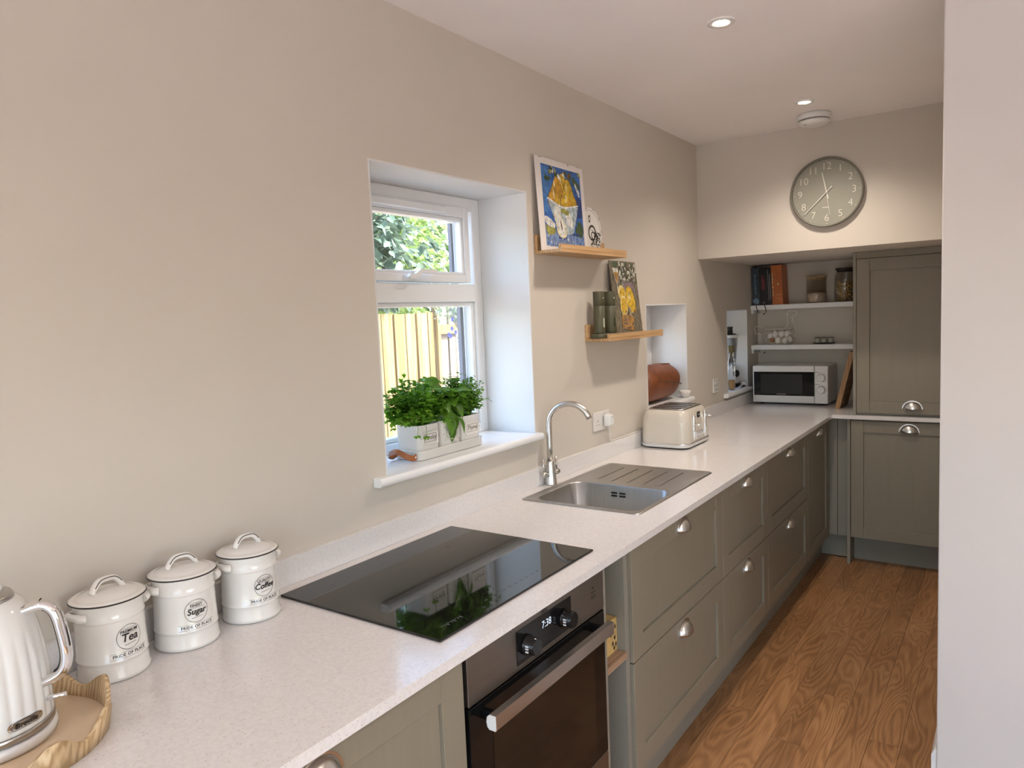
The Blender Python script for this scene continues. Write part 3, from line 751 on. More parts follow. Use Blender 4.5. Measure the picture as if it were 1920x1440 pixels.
bm = nb(); box(bm, .268, .2725, 3.240, 3.336, .938, .974, .002); cpn = finish(bm, 'control_panel', 'chrome', to)
bm = nb()
for k in range(4): box(bm, .2725, .2735, 3.25+.021*k, 3.263+.021*k, .948, .958, .0004, 1)
finish(bm, 'button', 'plastic_white', cpn)
bm = nb(); box(bm, .2655, .2685, 3.272, 3.305, 1.036, 1.064, .002); bd_ = finish(bm, 'badge', 'black_gloss', to)
bm = nb()
for k in range(3): box(bm, .2684, .2688, 3.279+.007*k, 3.283+.007*k, 1.046, 1.054)
finish(bm, 'badge_print', 'grey_print', bd_)

# ================================================================== MICROWAVE, CHOPPING BOARD
mw = thing('microwave', (.295, 5.01, WZ), 'white microwave with black door window and two dials', 'microwave')
mx0, mx1, my0, my1, mz0, mz1 = .057, .531, 4.872, 5.155, .914, 1.158
bm = nb(); box(bm, mx0, mx1, my0+.014, my1, mz0, mz1, .003); finish(bm, 'casing', 'plastic_white', mw)
bm = nb(); box(bm, mx0, .449, my0, my0+.0135, mz0, mz1, .004, 3); md = finish(bm, 'door', 'plastic_white', mw)
bm = nb(); box(bm, mx0+.008, .4485, my0-.0012, my0+.002, .961, 1.119, .001); finish(bm, 'window', 'black_gloss', md)
bm = nb(); box(bm, mx0+.052, .375, my0-.0018, my0-.0012, .972, 1.103); finish(bm, 'mesh_screen', 'black_plastic', md)
bm = nb()
for k in range(7): box(bm, .213+.0085*k, .2195+.0085*k, my0-.0022, my0-.0018, .969, .974)
finish(bm, 'lettering', 'grey_print', md)
bm = nb(); box(bm, .451, mx1, my0, my0+.0135, mz0, mz1, .004, 3); mp_ = finish(bm, 'control_panel', 'plastic_white', mw)
for zk in (1.081, 1.004):
    bm = nb(); seg = 26
    loft(bm, [[(.491+r_*math.cos(2*PI*i/seg), my0-y_, zk+r_*math.sin(2*PI*i/seg)) for i in range(seg)] for r_, y_ in ((.0255, 0), (.025, .004), (.023, .014), (.020, .0165))])
    kk = finish(bm, 'dial', 'plastic_white', mp_, origin=(.491, my0, zk))
    bx('pointer', 'grey_print', kk, .4902, .4918, my0-.0172, my0-.0164, zk+.002, zk+.018)
    bm = nb()
    for i in range(15):
        an_ = R(-50+20*i); r0, r1 = .028, .0315
        c0, s0_ = math.cos(an_), math.sin(an_)
        pts = [(.491+r0*c0-.0011*s0_, zk+r0*s0_+.0011*c0), (.491+r0*c0+.0011*s0_, zk+r0*s0_-.0011*c0), (.491+r1*c0+.0011*s0_, zk+r1*s0_-.0011*c0), (.491+r1*c0-.0011*s0_, zk+r1*s0_+.0011*c0)]
        prism(bm, pts, lambda u, v_, w: (u, my0-w, v_), .0004)
    box(bm, .458, .464, my0-.0004, my0, zk+.033, zk+.038); box(bm, .468, .484, my0-.0004, my0, zk+.034, zk+.036)
    finish(bm, 'scale_print', 'ink', mp_)
bx('vent_edge', 'black_plastic', mw, mx0-.006, mx0-.0002, 4.96, 5.10, .955, 1.02, bev=.002)
for x_ in (mx0+.05, mx1-.05):
    for y_ in (my0+.05, my1-.04):
        bm = nb(); lathe(bm, [(.011, .0004), (.013, .003), (.013, .0139)], (x_, y_, WZ), 14); finish(bm, 'foot', 'black_plastic', mw)
bm = nb()
prism(bm, [(.594, .9005), (.622, .9005), (.705, 1.252), (.677, 1.256)], lambda u, v_, w: (u, 4.755+w, v_), .26)
tag(finish(bm, 'chopping_board', 'board_oak'), 'wooden chopping board leaning between microwave and tall cabinet', 'chopping board')

# ================================================================== ALCOVE SHELVES AND WHAT STANDS ON THEM
SY = 5.03
def alcove_shelf(z0, z1, label):
    s_ = thing('alcove_shelf', (.37, SY+.08, z0), label, 'shelf')
    bx('board', 'sill_white', s_, .0012, .737, SY, YB-.001, z0, z1, bev=.0015)
    bm = nb(); box(bm, .001, .016, SY+.012, YB-.001, z0-.026, z0-.0002); finish(bm, 'batten', 'white_paint', s_)
    bm = nb(); lathe(bm, [(.006, 0), (.005, .0022)], (0, 0, 0), 10)
    for v_ in bm.verts: v_.co = Vector((.045+v_.co.x, YB-.0012-v_.co.z, z0-.030+v_.co.y))
    finish(bm, 'screw', 'black_plastic', s_)
    return s_
alcove_shelf(1.530, 1.561, 'upper white alcove shelf holding books and jars')
alcove_shelf(1.257, 1.288, 'lower white alcove shelf holding the egg basket')
ZU, ZL = 1.5615, 1.2885
def book(label, x0, x1, h, mat, lean=0., y0=5.045, dpth=.145, extra=None, ribbon=None):
    b_ = thing('book', ((x0+x1)/2, y0+.07, ZU), label, 'book', 'books on the upper alcove shelf')
    sh = lambda z: lean*(1-(z-ZU)/h)
    bm = nb()
    f3 = lambda x, y, z: (x+sh(z), y, z)
    def sbox(a, b2, c, d, e, f_, mi=0):
        cs = [bm.verts.new(f3(x, y, z)) for x in (a, b2) for y in (c, d) for z in (e, f_)]
        for q in [(0, 1, 3, 2), (4, 6, 7, 5), (0, 4, 5, 1), (2, 3, 7, 6), (0, 2, 6, 4), (1, 5, 7, 3)]: bm.faces.new([cs[i] for i in q]).material_index = mi
    sbox(x0, x0+.002, y0, y0+dpth, ZU, ZU+h); sbox(x1-.002, x1, y0, y0+dpth, ZU, ZU+h); sbox(x0+.002, x1-.002, y0, y0+.003, ZU, ZU+h)
    finish(bm, 'cover', mat, b_)
    bm = nb(); sbox(x0+.0021, x1-.0021, y0+.0031, y0+dpth-.004, ZU+.002, ZU+h-.003); finish(bm, 'page_block', 'book_page', b_)
    if extra:
        for nm, mt, prs in extra:
            bm = nb()
            for pts in prs: prism(bm, pts, lambda u, v_, w: f3(u, y0-w, v_), .0005)
            finish(bm, nm, mt, b_)
    if ribbon:
        bm = nb(); xr_ = ribbon
        pts = [(xr_, SY+.010, ZU+.0006), (xr_, SY-.003, ZU+.0004), (xr_+.003, SY-.005, ZU-.012), (xr_+.010, SY-.005, ZU-.038), (xr_+.006, SY-.005, ZU-.052)]
        for a, c in zip(pts[:-1], pts[1:]):
            poly(bm, [(a[0]-.003, a[1], a[2]), (a[0]+.003, a[1], a[2]), (c[0]+.003, c[1], c[2]), (c[0]-.003, c[1], c[2])])
        bmesh.ops.remove_doubles(bm, verts=bm.verts, dist=1e-5); bmesh.ops.solidify(bm, geom=bm.faces[:], thickness=.0008); finish(bm, 'ribbon', 'book_black', b_)
    return b_
def blob(cx, cy, rx, ry, n=14, wob=.15, seed=1, rot=0):
    q = random.Random(seed); out = []
    for i in range(n):
        a = 2*PI*i/n; k = 1+q.uniform(-wob, wob)
        x, y = rx*k*math.cos(a), ry*k*math.sin(a)
        out.append((cx+x*math.cos(rot)-y*math.sin(rot), cy+x*math.sin(rot)+y*math.cos(rot)))
    return out
def bars(x0, x1, z0, z1, n, seed):
    q = random.Random(seed); out = []
    for k in range(n):
        a = z0+(z1-z0)*k/n; b_ = a+(z1-z0)/n*.72
        w_ = (x1-x0)*q.uniform(.5, 1)
        out.append([(x0, a), (x0+w_, a), (x0+w_, b_), (x0, b_)])
    return out
book('dark blue book with a pale blue splash, leftmost on the alcove shelf', .0035, .052, .256, 'book_blue', .010, extra=[('spine_title', 'book_sky', bars(.022, .034, 1.635, 1.775, 11, 3)), ('spine_picture', 'book_sky', [blob(.030, 1.592, .019, .024, 14, .3, 4, .5)])], ribbon=.040)
book('black book with pink spine lettering beside the blue book', .0535, .104, .258, 'book_black', .010, extra=[('spine_title', 'book_pink', bars(.07, .092, 1.665, 1.765, 8, 5)), ('spine_mark', 'grey_print', [blob(.078, 1.578, .005, .005, 10, 0)])], ribbon=.098)
book('thin black and silver book next to the orange one', .1052, .134, .255, 'book_black', .010, extra=[('spine_stripe', 'grey_print', [[(.112, 1.59), (.115, 1.59), (.115, 1.80), (.112, 1.80)], [(.123, 1.60), (.127, 1.60), (.127, 1.77), (.123, 1.77)]])])
book('thick orange book on the alcove shelf', .1355, .205, .266, 'book_orange', .010, extra=[('spine_edge', 'book_sky', []), ('spine_title', 'pb_pale', bars(.140, .147, 1.62, 1.78, 9, 8)), ('spine_mark', 'pb_pale', [blob(.178, 1.70, .006, .006, 10, 0), [(.16, 1.628), (.195, 1.628), (.195, 1.630), (.16, 1.630)], [(.16, 1.603), (.195, 1.603), (.195, 1.605), (.16, 1.605)]])][1:])
# jars
def jar(cx, cy, r_, h, fill, mat, lidm, label, shoulder=False, loose=False):
    j = thing('storage_jar', (cx, cy, ZU), label, 'jar')
    prof = [(r_*.96, .0004), (r_, .004), (r_, h)] if not shoulder else [(r_*.96, .0004), (r_, .004), (r_, h*.70), (r_*.93, h*.84), (r_*.80, h*.93), (r_*.80, h)]
    inn = [(max(.001, q-.003), z+.003 if i == 0 else z) for i, (q, z) in enumerate(prof)][::-1]
    bm = nb(); lathe(bm, prof+inn, (cx, cy, ZU), 36, cap0=True, cap1=True); finish(bm, 'glass', 'jar_glass', j)
    bm = nb(); lr = (r_ if not shoulder else r_*.86)
    lathe(bm, [(lr*.9, h-.012), (lr*.9, h+.0005), (lr*1.04, h+.0006), (lr*1.05, h+.005), (lr*1.05, h+.011), (lr*1.0, h+.014)], (cx, cy, ZU), 32); finish(bm, 'lid', lidm, j)
    bm = nb()
    if not loose:
        lathe(bm, [(r_-.005, .0045), (r_-.0042, .01), (r_-.0042, fill), (r_*.6, fill+.006), (.002, fill+.009)], (cx, cy, ZU), 32)
    else:
        q = random.Random(3)
        for k in range(70):
            a, rr_, z = q.uniform(0, 2*PI), (r_-.016)*math.sqrt(q.random()), q.uniform(.014, fill)
            p = Vector((cx+rr_*math.cos(a), cy+rr_*math.sin(a), ZU+z)); d = Vector((q.uniform(-1, 1), q.uniform(-1, 1), q.uniform(-1, 1))).normalized()
            tube(bm, [p-d*.011, p+d.orthogonal()*.003, p+d*.011], .0048, 6)
    c_ = finish(bm, 'contents', mat, j)
    if loose: c_['kind'] = 'stuff'
    return j
jar(.413, 5.115, .063, .165, .062, 'oats', 'lid_bamboo', 'glass jar of oats with a bamboo lid on the alcove shelf')
jar(.590, 5.115, .066, .205, .130, 'pasta', 'lid_dark', 'glass jar of pasta with a dark lid beside the tall cabinet', True, True)
# hen-shaped wire egg basket
eb = thing('egg_basket', (.18, 5.115, ZL), 'cream wire hen-shaped egg basket on the lower alcove shelf', 'basket')
BC = (.172, 5.105); cyb = 5.100
def basket_ring(z, n=22):
    k = {0: .55, 1: .8, 2: .98, 3: 1.0, 4: .92}[z]
    return [(BC[0]+.098*k*math.cos(2*PI*i/n), BC[1]+.062*k*math.sin(2*PI*i/n), ZL+[.0025, .014, .045, .075, .105][z]) for i in range(n)]
for z in range(5):
    bm = nb(); tube(bm, basket_ring(z),   .0016 if z not in (0, 4) else .0024, 6, True); finish(bm, 'wire_hoop', 'wire_cream', eb)
bm = nb()
for i in range(0, 22, 2):
    tube(bm, catmull([basket_ring(z)[i] for z in range(5)], 3), .0011, 5)
finish(bm, 'wire_ribs', 'wire_cream', eb)
bm = nb()
tube(bm, catmull([(.095, cyb, ZL+.105), (.075, cyb, ZL+.118), (.022, cyb, ZL+.128), (.008, cyb, ZL+.118), (.006, cyb, ZL+.104), (.012, cyb, ZL+.098), (.014, cyb, ZL+.072), (.035, cyb, ZL+.078), (.055, cyb, ZL+.068), (.078, cyb, ZL+.072)], 5), .0026, 8)
finish(bm, 'tail', 'wire_cream', eb)
bm = nb()
tube(bm, catmull([(.225, cyb, ZL+.105), (.230, cyb, ZL+.15), (.226, cyb, ZL+0.1748), (.234, cyb, ZL+0.1937), (.224, cyb, ZL+0.2098), (.240, cyb, ZL+0.2268), (.252, cyb, ZL+0.2325), (.262, cyb, ZL+0.2268), (.280, cyb, ZL+0.2230), (.288, cyb, ZL+0.2117), (.276, cyb, ZL+0.1947), (.266, cyb, ZL+0.1937), (.262, cyb, ZL+.17), (.274, cyb, ZL+.13), (.284, cyb, ZL+.085), (.280, cyb, ZL+.055), (.266, cyb, ZL+.04)], 5), .0026, 8)
tube(bm, catmull([(.248, cyb, ZL+0.1814), (.251, cyb, ZL+0.1852), (.254, cyb, ZL+0.1814), (.251, cyb, ZL+0.1777)], 4, True), .002, 6, True)
finish(bm, 'neck_and_head', 'wire_cream', eb)
bm = nb()
for s in (-1, 1): tube(bm, catmull([(.215, cyb+.05*s, ZL+.105), (.235, cyb+.045*s, ZL+.125), (.252, cyb+.02*s, ZL+.15), (.262, cyb, ZL+.17)], 5), .0016, 6)
tube(bm, [(.095, cyb, ZL+.106), (.225, cyb, ZL+.106)], .0018, 6)
finish(bm, 'top_wire', 'wire_cream', eb)
emb = nb()
prof = [(.0005, -.0265)]+[(.0205*math.sin(PI*k/10)*(1.0-.10*math.cos(PI*k/10)*-1), -.0265*math.cos(PI*k/10)) for k in range(1, 10)]+[(.0005, .0265)]
lathe(emb, prof, (0, 0, 0), 16); bmesh.ops.recalc_face_normals(emb, faces=emb.faces)
EGG = bpy.data.meshes.new('egg'); emb.to_mesh(EGG); emb.free(); EGG.materials.append(MATS['egg_white'])
EGGB = EGG.copy(); EGGB.materials.clear(); EGGB.materials.append(MATS['egg_brown'])
def egg(x, y, z, rx, ry, me, label):
    o = bpy.data.objects.new('egg', me); COL.objects.link(o); o.location = (x, y-.004, z); o.rotation_euler = (rx, ry, 0)
    tag(o, label, 'egg', 'eggs in the hen basket')
WL = 'white egg lying in the hen-shaped wire basket'
for x, y, z, rx, ry in ((.170, 5.085, .031, .2, .3), (.215, 5.088, .031, -.3, .1), (.238, 5.118, .034, .4, .2), (.195, 5.122, .030, .1, .8), (.150, 5.092, .069, .3, .1), (.190, 5.100, .072, .2, .3), (.226, 5.105, .072, -.2, .2), (.115, 5.100, .060, .1, .3), (.165, 5.130, .068, .4, .1)):
    egg(x, y, ZL+z, rx, ry, EGG, WL)
egg(.125, 5.095, ZL+.030, PI/2, .3, EGGB, 'brown egg at the tail end of the hen basket')
egg(.130, 5.132, ZL+.030, PI/2, 1.2, EGGB, 'second brown egg, tucked behind at the tail end of the basket')
# little tray with three glass cups
tr = nb(); lathe(tr, [(.05, .0005), (.070, .004), (.074, .008), (.072, .009), (.05, .005)], (.461, 5.112, ZL), 28, sx=1., sy=.62)
tag(finish(tr, 'small_tray', 'tray_dark'), 'small dark oval tray under the three glass cups', 'tray')
for k, (x_, lb) in enumerate(((.421, 'left small glass cup on the dark oval tray'), (.461, 'middle small glass cup on the dark oval tray'), (.501, 'right small glass cup on the dark oval tray'))):
    c = thing('glass_cup', (x_, 5.112, ZL+.0055), lb, 'cup', 'cups on the small dark tray')
    bm = nb(); lathe(bm, [(.014, .0006), (.018, .004), (.0185, .036), (.017, .036), (.0165, .006)], (x_, 5.112, ZL+.0055), 20, cap1=False); finish(bm, 'bowl', 'cup_glass', c)
    bm = nb(); lathe(bm, [(.0188, .034), (.0192, .0355), (.0188, .037), (.0172, .037), (.0168, .0355)], (x_, 5.112, ZL+.0055), 20, cap0=False, cap1=False); finish(bm, 'rim', 'tray_dark', c)

# ================================================================== ITEMS ON WINDOW SILLS 2 AND 3
lr = thing('leather_roll', (-.1, 3.6, 1.066), 'brown leather roll bag lying on the second window sill', 'bag')
bm = nb(); rings = []
for y_, r_ in ((3.36, .06), (3.365, .082), (3.39, .094), (3.45, .099), (3.60, .100), (3.68, .099), (3.735, .095), (3.775, .083), (3.789, .066), (3.792, .03)):
    rings.append([(-.100+r_*(1+.02*math.sin(3*a))*math.cos(a), y_+.01*math.sin(a), 1.1665+r_*(.985 if math.sin(a) < 0 else 1)*math.sin(a)) for a in [2*PI*k/32 for k in range(32)]])
loft(bm, rings); finish(bm, 'body', 'leather', lr)
bm = nb(); tube(bm, [(-.100+.0995*math.cos(a), 3.45+.30*k/8, 1.1665+.0995*math.sin(a)) for k, a in [(k, .25-.05*k) for k in range(9)]]+[(-.008, 3.755, 1.145)], .0022, 6); finish(bm, 'seam', 'tray_dark', lr)
bm = nb(); prism(bm, [(a, .0) for a in ()] or [(3.66, 1.262), (3.74, 1.258), (3.782, 1.235), (3.794, 1.18), (3.788, 1.18), (3.774, 1.23), (3.735, 1.252), (3.66, 1.256)], lambda u, v_, w: (-.115+w, u, v_+.004), .05); finish(bm, 'flap', 'leather', lr)
bo = nb(); lathe(bo, [(.016, .0006), (.018, .004), (.030, .020), (.034, .038), (.032, .038), (.028, .021), (.016, .006)], (.000, 3.800, 1.066), 24)
tag(finish(bo, 'small_bowl', 'ceramic', smooth=True), 'small white bowl at the right end of the second sill', 'bowl')
Z3 = 1.0125
bt = thing('corked_bottle', (-.03, 4.685, Z3), 'clear glass bottle with cork stopper on the third window sill', 'bottle')
bm = nb(); BP = (-.028, 4.690)
lathe(bm, [(.022, .0005), (.025, .004), (.025, .16), (.022, .19), (.014, .225), (.0125, .25), (.0105, .25), (.012, .224), (.020, .188), (.0225, .16), (.0225, .006)], (*BP, Z3), 24); finish(bm, 'glass', 'jar_glass', bt)
bm = nb(); lathe(bm, [(.0215, .0065), (.022, .008), (.022, .065), (.010, .068), (.001, .068)], (*BP, Z3), 24); finish(bm, 'contents', 'sugar_brown', bt)
bm = nb(); lathe(bm, [(.010, .235), (.0105, .251), (.019, .251), (.020, .256), (.020, .290), (.018, .293)], (*BP, Z3), 20); finish(bm, 'cork', 'cork', bt)
bl = thing('blender', (-.1, 4.82, Z3), 'small white jug blender with black lid by the third window', 'blender')
BB = (-.098, 4.872)
bm = nb(); loft(bm, [[(x, y, Z3+z) for x, y in rrect(BB[0], BB[1], k, k, .02, 5)] for k, z in ((.055, .0005), (.057, .01), (.055, .06), (.046, .12), (.043, .150))]); finish(bm, 'base', 'plastic_white', bl)
bm = nb(); loft(bm, [[(x, y, Z3+z) for x, y in rrect(BB[0], BB[1], k, k, .02, 5)] for k, z in ((.0582, .004), (.0588, .02), (.0578, .030))]); finish(bm, 'foot_band', 'black_plastic', bl)
bm = nb(); dv = Vector((.88, -.475, 0)); p = Vector((BB[0], BB[1], Z3+.095))+dv*.044; tube(bm, [p, p+dv*.022], .024, 18); finish(bm, 'dial', 'black_plastic', bl)
bm = nb(); lathe(bm, [(.040, .1505), (.042, .16), (.056, .345), (.0535, .345), (.040, .162)], (*BB, Z3), 24, cap1=False); finish(bm, 'jug', 'jar_glass', bl)
bm = nb(); lathe(bm, [(.054, .337), (.0565, .345), (.0575, .352), (.0565, .358), (.0545, .356)], (*BB, Z3), 24, cap0=False, cap1=False); finish(bm, 'jug_rim', 'plastic_white', bl)
bm = nb(); lathe(bm, [(.040, .350), (.043, .354), (.043, .364), (.024, .366), (.022, .40), (.025, .405), (.024, .412)], (*BB, Z3), 22); finish(bm, 'lid', 'black_plastic', bl)
bm = nb(); q0 = Vector((BB[0], BB[1], Z3)); e_ = Vector((.3, .954, 0))
tube(bm, catmull([q0+e_*.053+Vector((0, 0, .325)), q0+e_*.066+Vector((0, 0, .32)), q0+e_*.068+Vector((0, 0, .28)), q0+e_*.064+Vector((0, 0, .22)), q0+e_*.048+Vector((0, 0, .20))], 5), .006, 8); finish(bm, 'handle', 'jar_glass', bl)
cl = thing('white_plug', (-.02, 4.88, Z3), 'white plug and flex lying on the third window sill', 'plug')
bm = nb(); box(bm, -.03, .0, 4.885, 4.925, Z3+.012, Z3+.036, .008, 3); finish(bm, 'casing', 'plastic_white', cl)
bm = nb(); tube(bm, catmull([(-.018, 4.888, Z3+.022), (-.012, 4.86, Z3+.018), (-.02, 4.83, Z3+.006), (-.005, 4.80, Z3+.005), (-.015, 4.77, Z3+.005)], 5), .004, 8); finish(bm, 'flex', 'plastic_white', cl)
bm = nb()
for y_ in (4.892, 4.905, 4.918): box(bm, -.016, -.010, y_-.003, y_+.003, Z3+.0006, Z3+.0125)
finish(bm, 'pin', 'black_plastic', cl)

# ================================================================== PICTURE LEDGES
def ledge(y0, y1, z0, label):
    l_ = thing('picture_ledge', (.06, (y0+y1)/2, z0), label, 'shelf')
    bm = nb(); box(bm, .0006, .0135, y0, y1, z0+.0122, z0+.072, .001); finish(bm, 'back_rail', 'pale_oak', l_)
    bm = nb(); box(bm, .0006, .120, y0, y1, z0, z0+.012, .001); finish(bm, 'base_board', 'pale_oak', l_)
    bm = nb(); box(bm, .1065, .120, y0, y1, z0+.0122, z0+.030, .001); finish(bm, 'front_lip', 'pale_oak', l_)
    return l_
ledge(2.305, 2.858, 1.788, 'upper oak picture ledge holding the pear painting')
ledge(2.677, 3.232, 1.434, 'lower oak picture ledge holding the green grinders')

def frame_map(y0, y1, z0, z1, xb, xt, n):
    """(u, v, w): u, v in 0..1 over the leaning sheet, w metres proud of it"""
    L = math.hypot(z1-z0, xb-xt); nx, nz = (z1-z0)/L, (xb-xt)/L
    return lambda u, v_, w: (xb+(xt-xb)*v_+nx*w, y0+(y1-y0)*u, z0+(z1-z0)*v_+nz*w)
def smooth_closed(pts, sub=5): return [(p.x, p.y) for p in catmull([(x, y, 0) for x, y in pts], sub, True)]
class Canvas:
    def __init__(s, f3): s.f3 = f3; s.bm = nb(); s.mats = []; s.w = .0002
    def add(s, pts, mat, dw=.000012):
        if mat not in s.mats: s.mats.append(mat)
        s.w += dw
        cx = sum(p[0] for p in pts)/len(pts); cy = sum(p[1] for p in pts)/len(pts)
        f_ = s.bm.faces.new([s.bm.verts.new(s.f3(u, v_, s.w)) for u, v_ in pts]); f_.material_index = s.mats.index(mat)
    def done(s, name, parent):
        bmesh.ops.triangulate(s.bm, faces=s.bm.faces[:])
        return finish(s.bm, name, s.mats, parent, normals=False)
# pear painting
pa = thing('pear_painting', (.03, 2.487, 1.8005), 'painting of yellow pears in a white bowl on blue, white paper border', 'painting')
f3 = frame_map(2.303, 2.672, 1.8005, 2.158, .034, .0150, 0)
bm = nb(); prism(bm, [(0, 0), (1, 0), (1, .99), (.86, .985), (.85, 1), (.70, .996), (.69, .975), (.66, .975), (.655, .996), (.14, 1), (.13, .985), (.08, .985), (.075, 1), (0, 1)], lambda u, v_, w: f3(u, v_, -w), .0016)
finish(bm, 'paper', 'paper', pa)
cv = Canvas(f3)
cv.add([(.11, .055), (.925, .045), (.925, .925), (.11, .93)], 'pb_blue')
cv.add([(.11, .40), (.28, .45), (.30, .75), (.22, .90), (.11, .92)], 'pb_sky'); cv.add([(.72, .38), (.92, .42), (.92, .62), (.80, .66)], 'pb_navy')
cv.add([(.11, .055), (.925, .045), (.925, .24), (.55, .20), (.11, .26)], 'pb_cloth'); cv.add(blob(.83, .26, .08, .09, 16, .25, 5), 'pb_green')
cv.add(blob(.45, .16, .10, .02, 14, .2, 6), 'pb_navy'); cv.add(blob(.72, .21, .12, .02, 14, .2, 7), 'pb_navy')
bowl = smooth_closed([(.23, .56), (.50, .495), (.80, .535), (.805, .46), (.72, .28), (.66, .21), (.45, .21), (.34, .30), (.26, .44)])
def pear(cx, cy, s, lean, m1, m2, seed):
    o_ = [(-.115, -.02), (-.09, -.12), (0, -.15), (.09, -.12), (.115, -.02), (.075, .08), (.045, .17), (.02, .22), (-.02, .22), (-.045, .17), (-.075, .08)]
    q = [(cx+s*(1.38*x+lean*y), cy+s*y) for x, y in o_]
    ox, oy = sum(p[0] for p in q)/len(q), sum(p[1] for p in q)/len(q)
    cv.add(smooth_closed([(ox+(x-ox)*1.09, oy+(y-oy)*1.05) for x, y in q]), 'pb_brown'); cv.add(smooth_closed(q), m1)
    cv.add(blob(cx+.03*s, cy-.05*s, .05*s, .08*s, 12, .25, seed), m2); cv.add(blob(cx-.05*s, cy+.02*s, .016*s, .05*s, 10, .25, seed+1), 'pb_pale'); cv.add(blob(cx-.03*s, cy+.13*s, .012*s, .045*s, 10, .25, seed+2), 'pb_pale')
    cv.add([(cx+.0*s+lean*.22*s, cy+.21*s), (cx+.015*s+lean*.24*s, cy+.21*s), (cx+.03*s+lean*.27*s, cy+.26*s), (cx+.02*s+lean*.27*s, cy+.26*s)], 'pb_brown')
pear(.52, .665, .90, .05, 'pb_yellow', 'pb_gold', 21); pear(.385, .605, 1.0, .18, 'pb_gold', 'pb_yellow', 31); pear(.635, .575, 1.08, .02, 'pb_yellow', 'pb_gold', 41)
cv.add(bowl, 'pb_bowl')
cv.add(smooth_closed([(.33, .50), (.44, .47), (.42, .36), (.36, .34)]), 'pb_white'); cv.add(blob(.62, .36, .07, .085, 14, .35, 9), 'pb_white'); cv.add(blob(.54, .45, .10, .03, 14, .3, 10), 'pb_olive')
cv.add(smooth_closed([(.22, .575), (.50, .507), (.81, .548), (.81, .532), (.50, .487), (.225, .55)]), 'pb_white')
cv.add(smooth_closed([(.11, .36), (.16, .37), (.30, .31), (.30, .26), (.22, .26), (.13, .30)]), 'pb_white'); cv.add(smooth_closed([(.12, .28), (.20, .26), (.31, .25), (.29, .19), (.16, .18)]), 'pb_olive')
cv.add(smooth_closed([(.31, .43), (.36, .36), (.40, .42), (.50, .34), (.55, .25), (.52, .17), (.43, .155), (.35, .22)]), 'pb_pale'); cv.add(smooth_closed([(.33, .40), (.41, .40), (.50, .32), (.52, .22), (.45, .17), (.37, .24)]), 'pb_white')
cv.add(smooth_closed([(.42, .34), (.44, .33), (.46, .25), (.44, .25)]), 'pb_brown')
q = random.Random(11)
for k in range(15):
    cx, cy = q.uniform(.28, .90), q.uniform(.82, .905); cv.add(blob(cx, cy, .038, .022, 9, .35, 50+k, q.uniform(0, 3)), ['pb_green', 'pb_brown', 'pb_olive', 'pb_green', 'pb_white'][k % 5])
for cx, cy, rr_, rot in ((.22, .79, .07, 0), (.22, .78, .05, .1), (.80, .80, .05, .6), (.86, .78, .06, -.8), (.83, .74, .07, -1.0), (.86, .70, .05, -1.1)):
    cv.add(blob(cx, cy, rr_, .022, 10, .25, int(cx*100), rot), 'pb_green' if cy > .75 else 'pb_white')
for k in range(26):
    cv.add(blob(q.uniform(.14, .90), q.uniform(.06, .17), q.uniform(.01, .03), q.uniform(.006, .016), 8, .4, 90+k, q.uniform(0, 3)), ['pb_white', 'pb_sky', 'pb_cloth'][k % 3])
cv.done('painted_area', pa)
# decorated plate behind it
PR = .1; pc = (2.712, 1.9035); pln = frame_map(pc[0]-PR, pc[0]+PR, 1.8015, 1.8015+2*PR, .0212, .0162, 0)
pl = thing('decorated_plate', (.03, pc[0], 1.8005), 'white plate with black drawing leaning behind the pear painting', 'plate')
bm = nb(); seg = 40
loft(bm, [[pln(.5+.5*r_*(1+.008*math.cos(10*a))*math.cos(a), .5+.5*r_*(1+.008*math.cos(10*a))*math.sin(a), w) for a in [2*PI*k/seg for k in range(seg)]] for r_, w in ((.6, -.002), (.99, .006), (1.0, .0075), (.98, .0082), (.70, .002), (.62, .0006), (.02, .0006))])
finish(bm, 'dish', 'ceramic', pl)
cv = Canvas(lambda u, v_, w: pln(u, v_, w+(.0007 if math.hypot(u-.5, v_-.5) < .31 else .0007+.0076*(math.hypot(u-.5, v_-.5)-.31)/.19)))
def ringpoly(cx, cy, r0, r1, mat, sx=1., a0=0, a1=2*PI, n=36):
    for k in range(n):
        t0, t1 = a0+(a1-a0)*k/n, a0+(a1-a0)*(k+1)/n
        cv.add([(cx+sx*r0*math.cos(t0), cy+r0*math.sin(t0)), (cx+sx*r1*math.cos(t0), cy+r1*math.sin(t0)), (cx+sx*r1*math.cos(t1), cy+r1*math.sin(t1)), (cx+sx*r0*math.cos(t1), cy+r0*math.sin(t1))], mat, 0)
ringpoly(.5, .5, .478, .49, 'ink'); ringpoly(.5, .5, .435, .441, 'ink')
ringpoly(.62, .47, .125, .17, 'ink'); ringpoly(.65, .42, .055, .085, 'ink', 1, .4, 4.6); ringpoly(.52, .76, .045, .08, 'ink', .6)
for k in range(90):
    a = q.uniform(-1.5, .2); rr_ = q.uniform(.19, .41); cv.add(blob(.52+rr_*math.cos(a), .46+rr_*math.sin(a), q.uniform(.012, .03), q.uniform(.008, .02), 8, .4, 200+k, q.uniform(0, 3)), 'ink')
for k in range(10): cv.add(blob(.47+.02*k, .56+.015*k*(1 if k % 2 else -1)/3, .014, .01, 7, .3, 300+k), 'ink')
cv.done('drawing', pl)
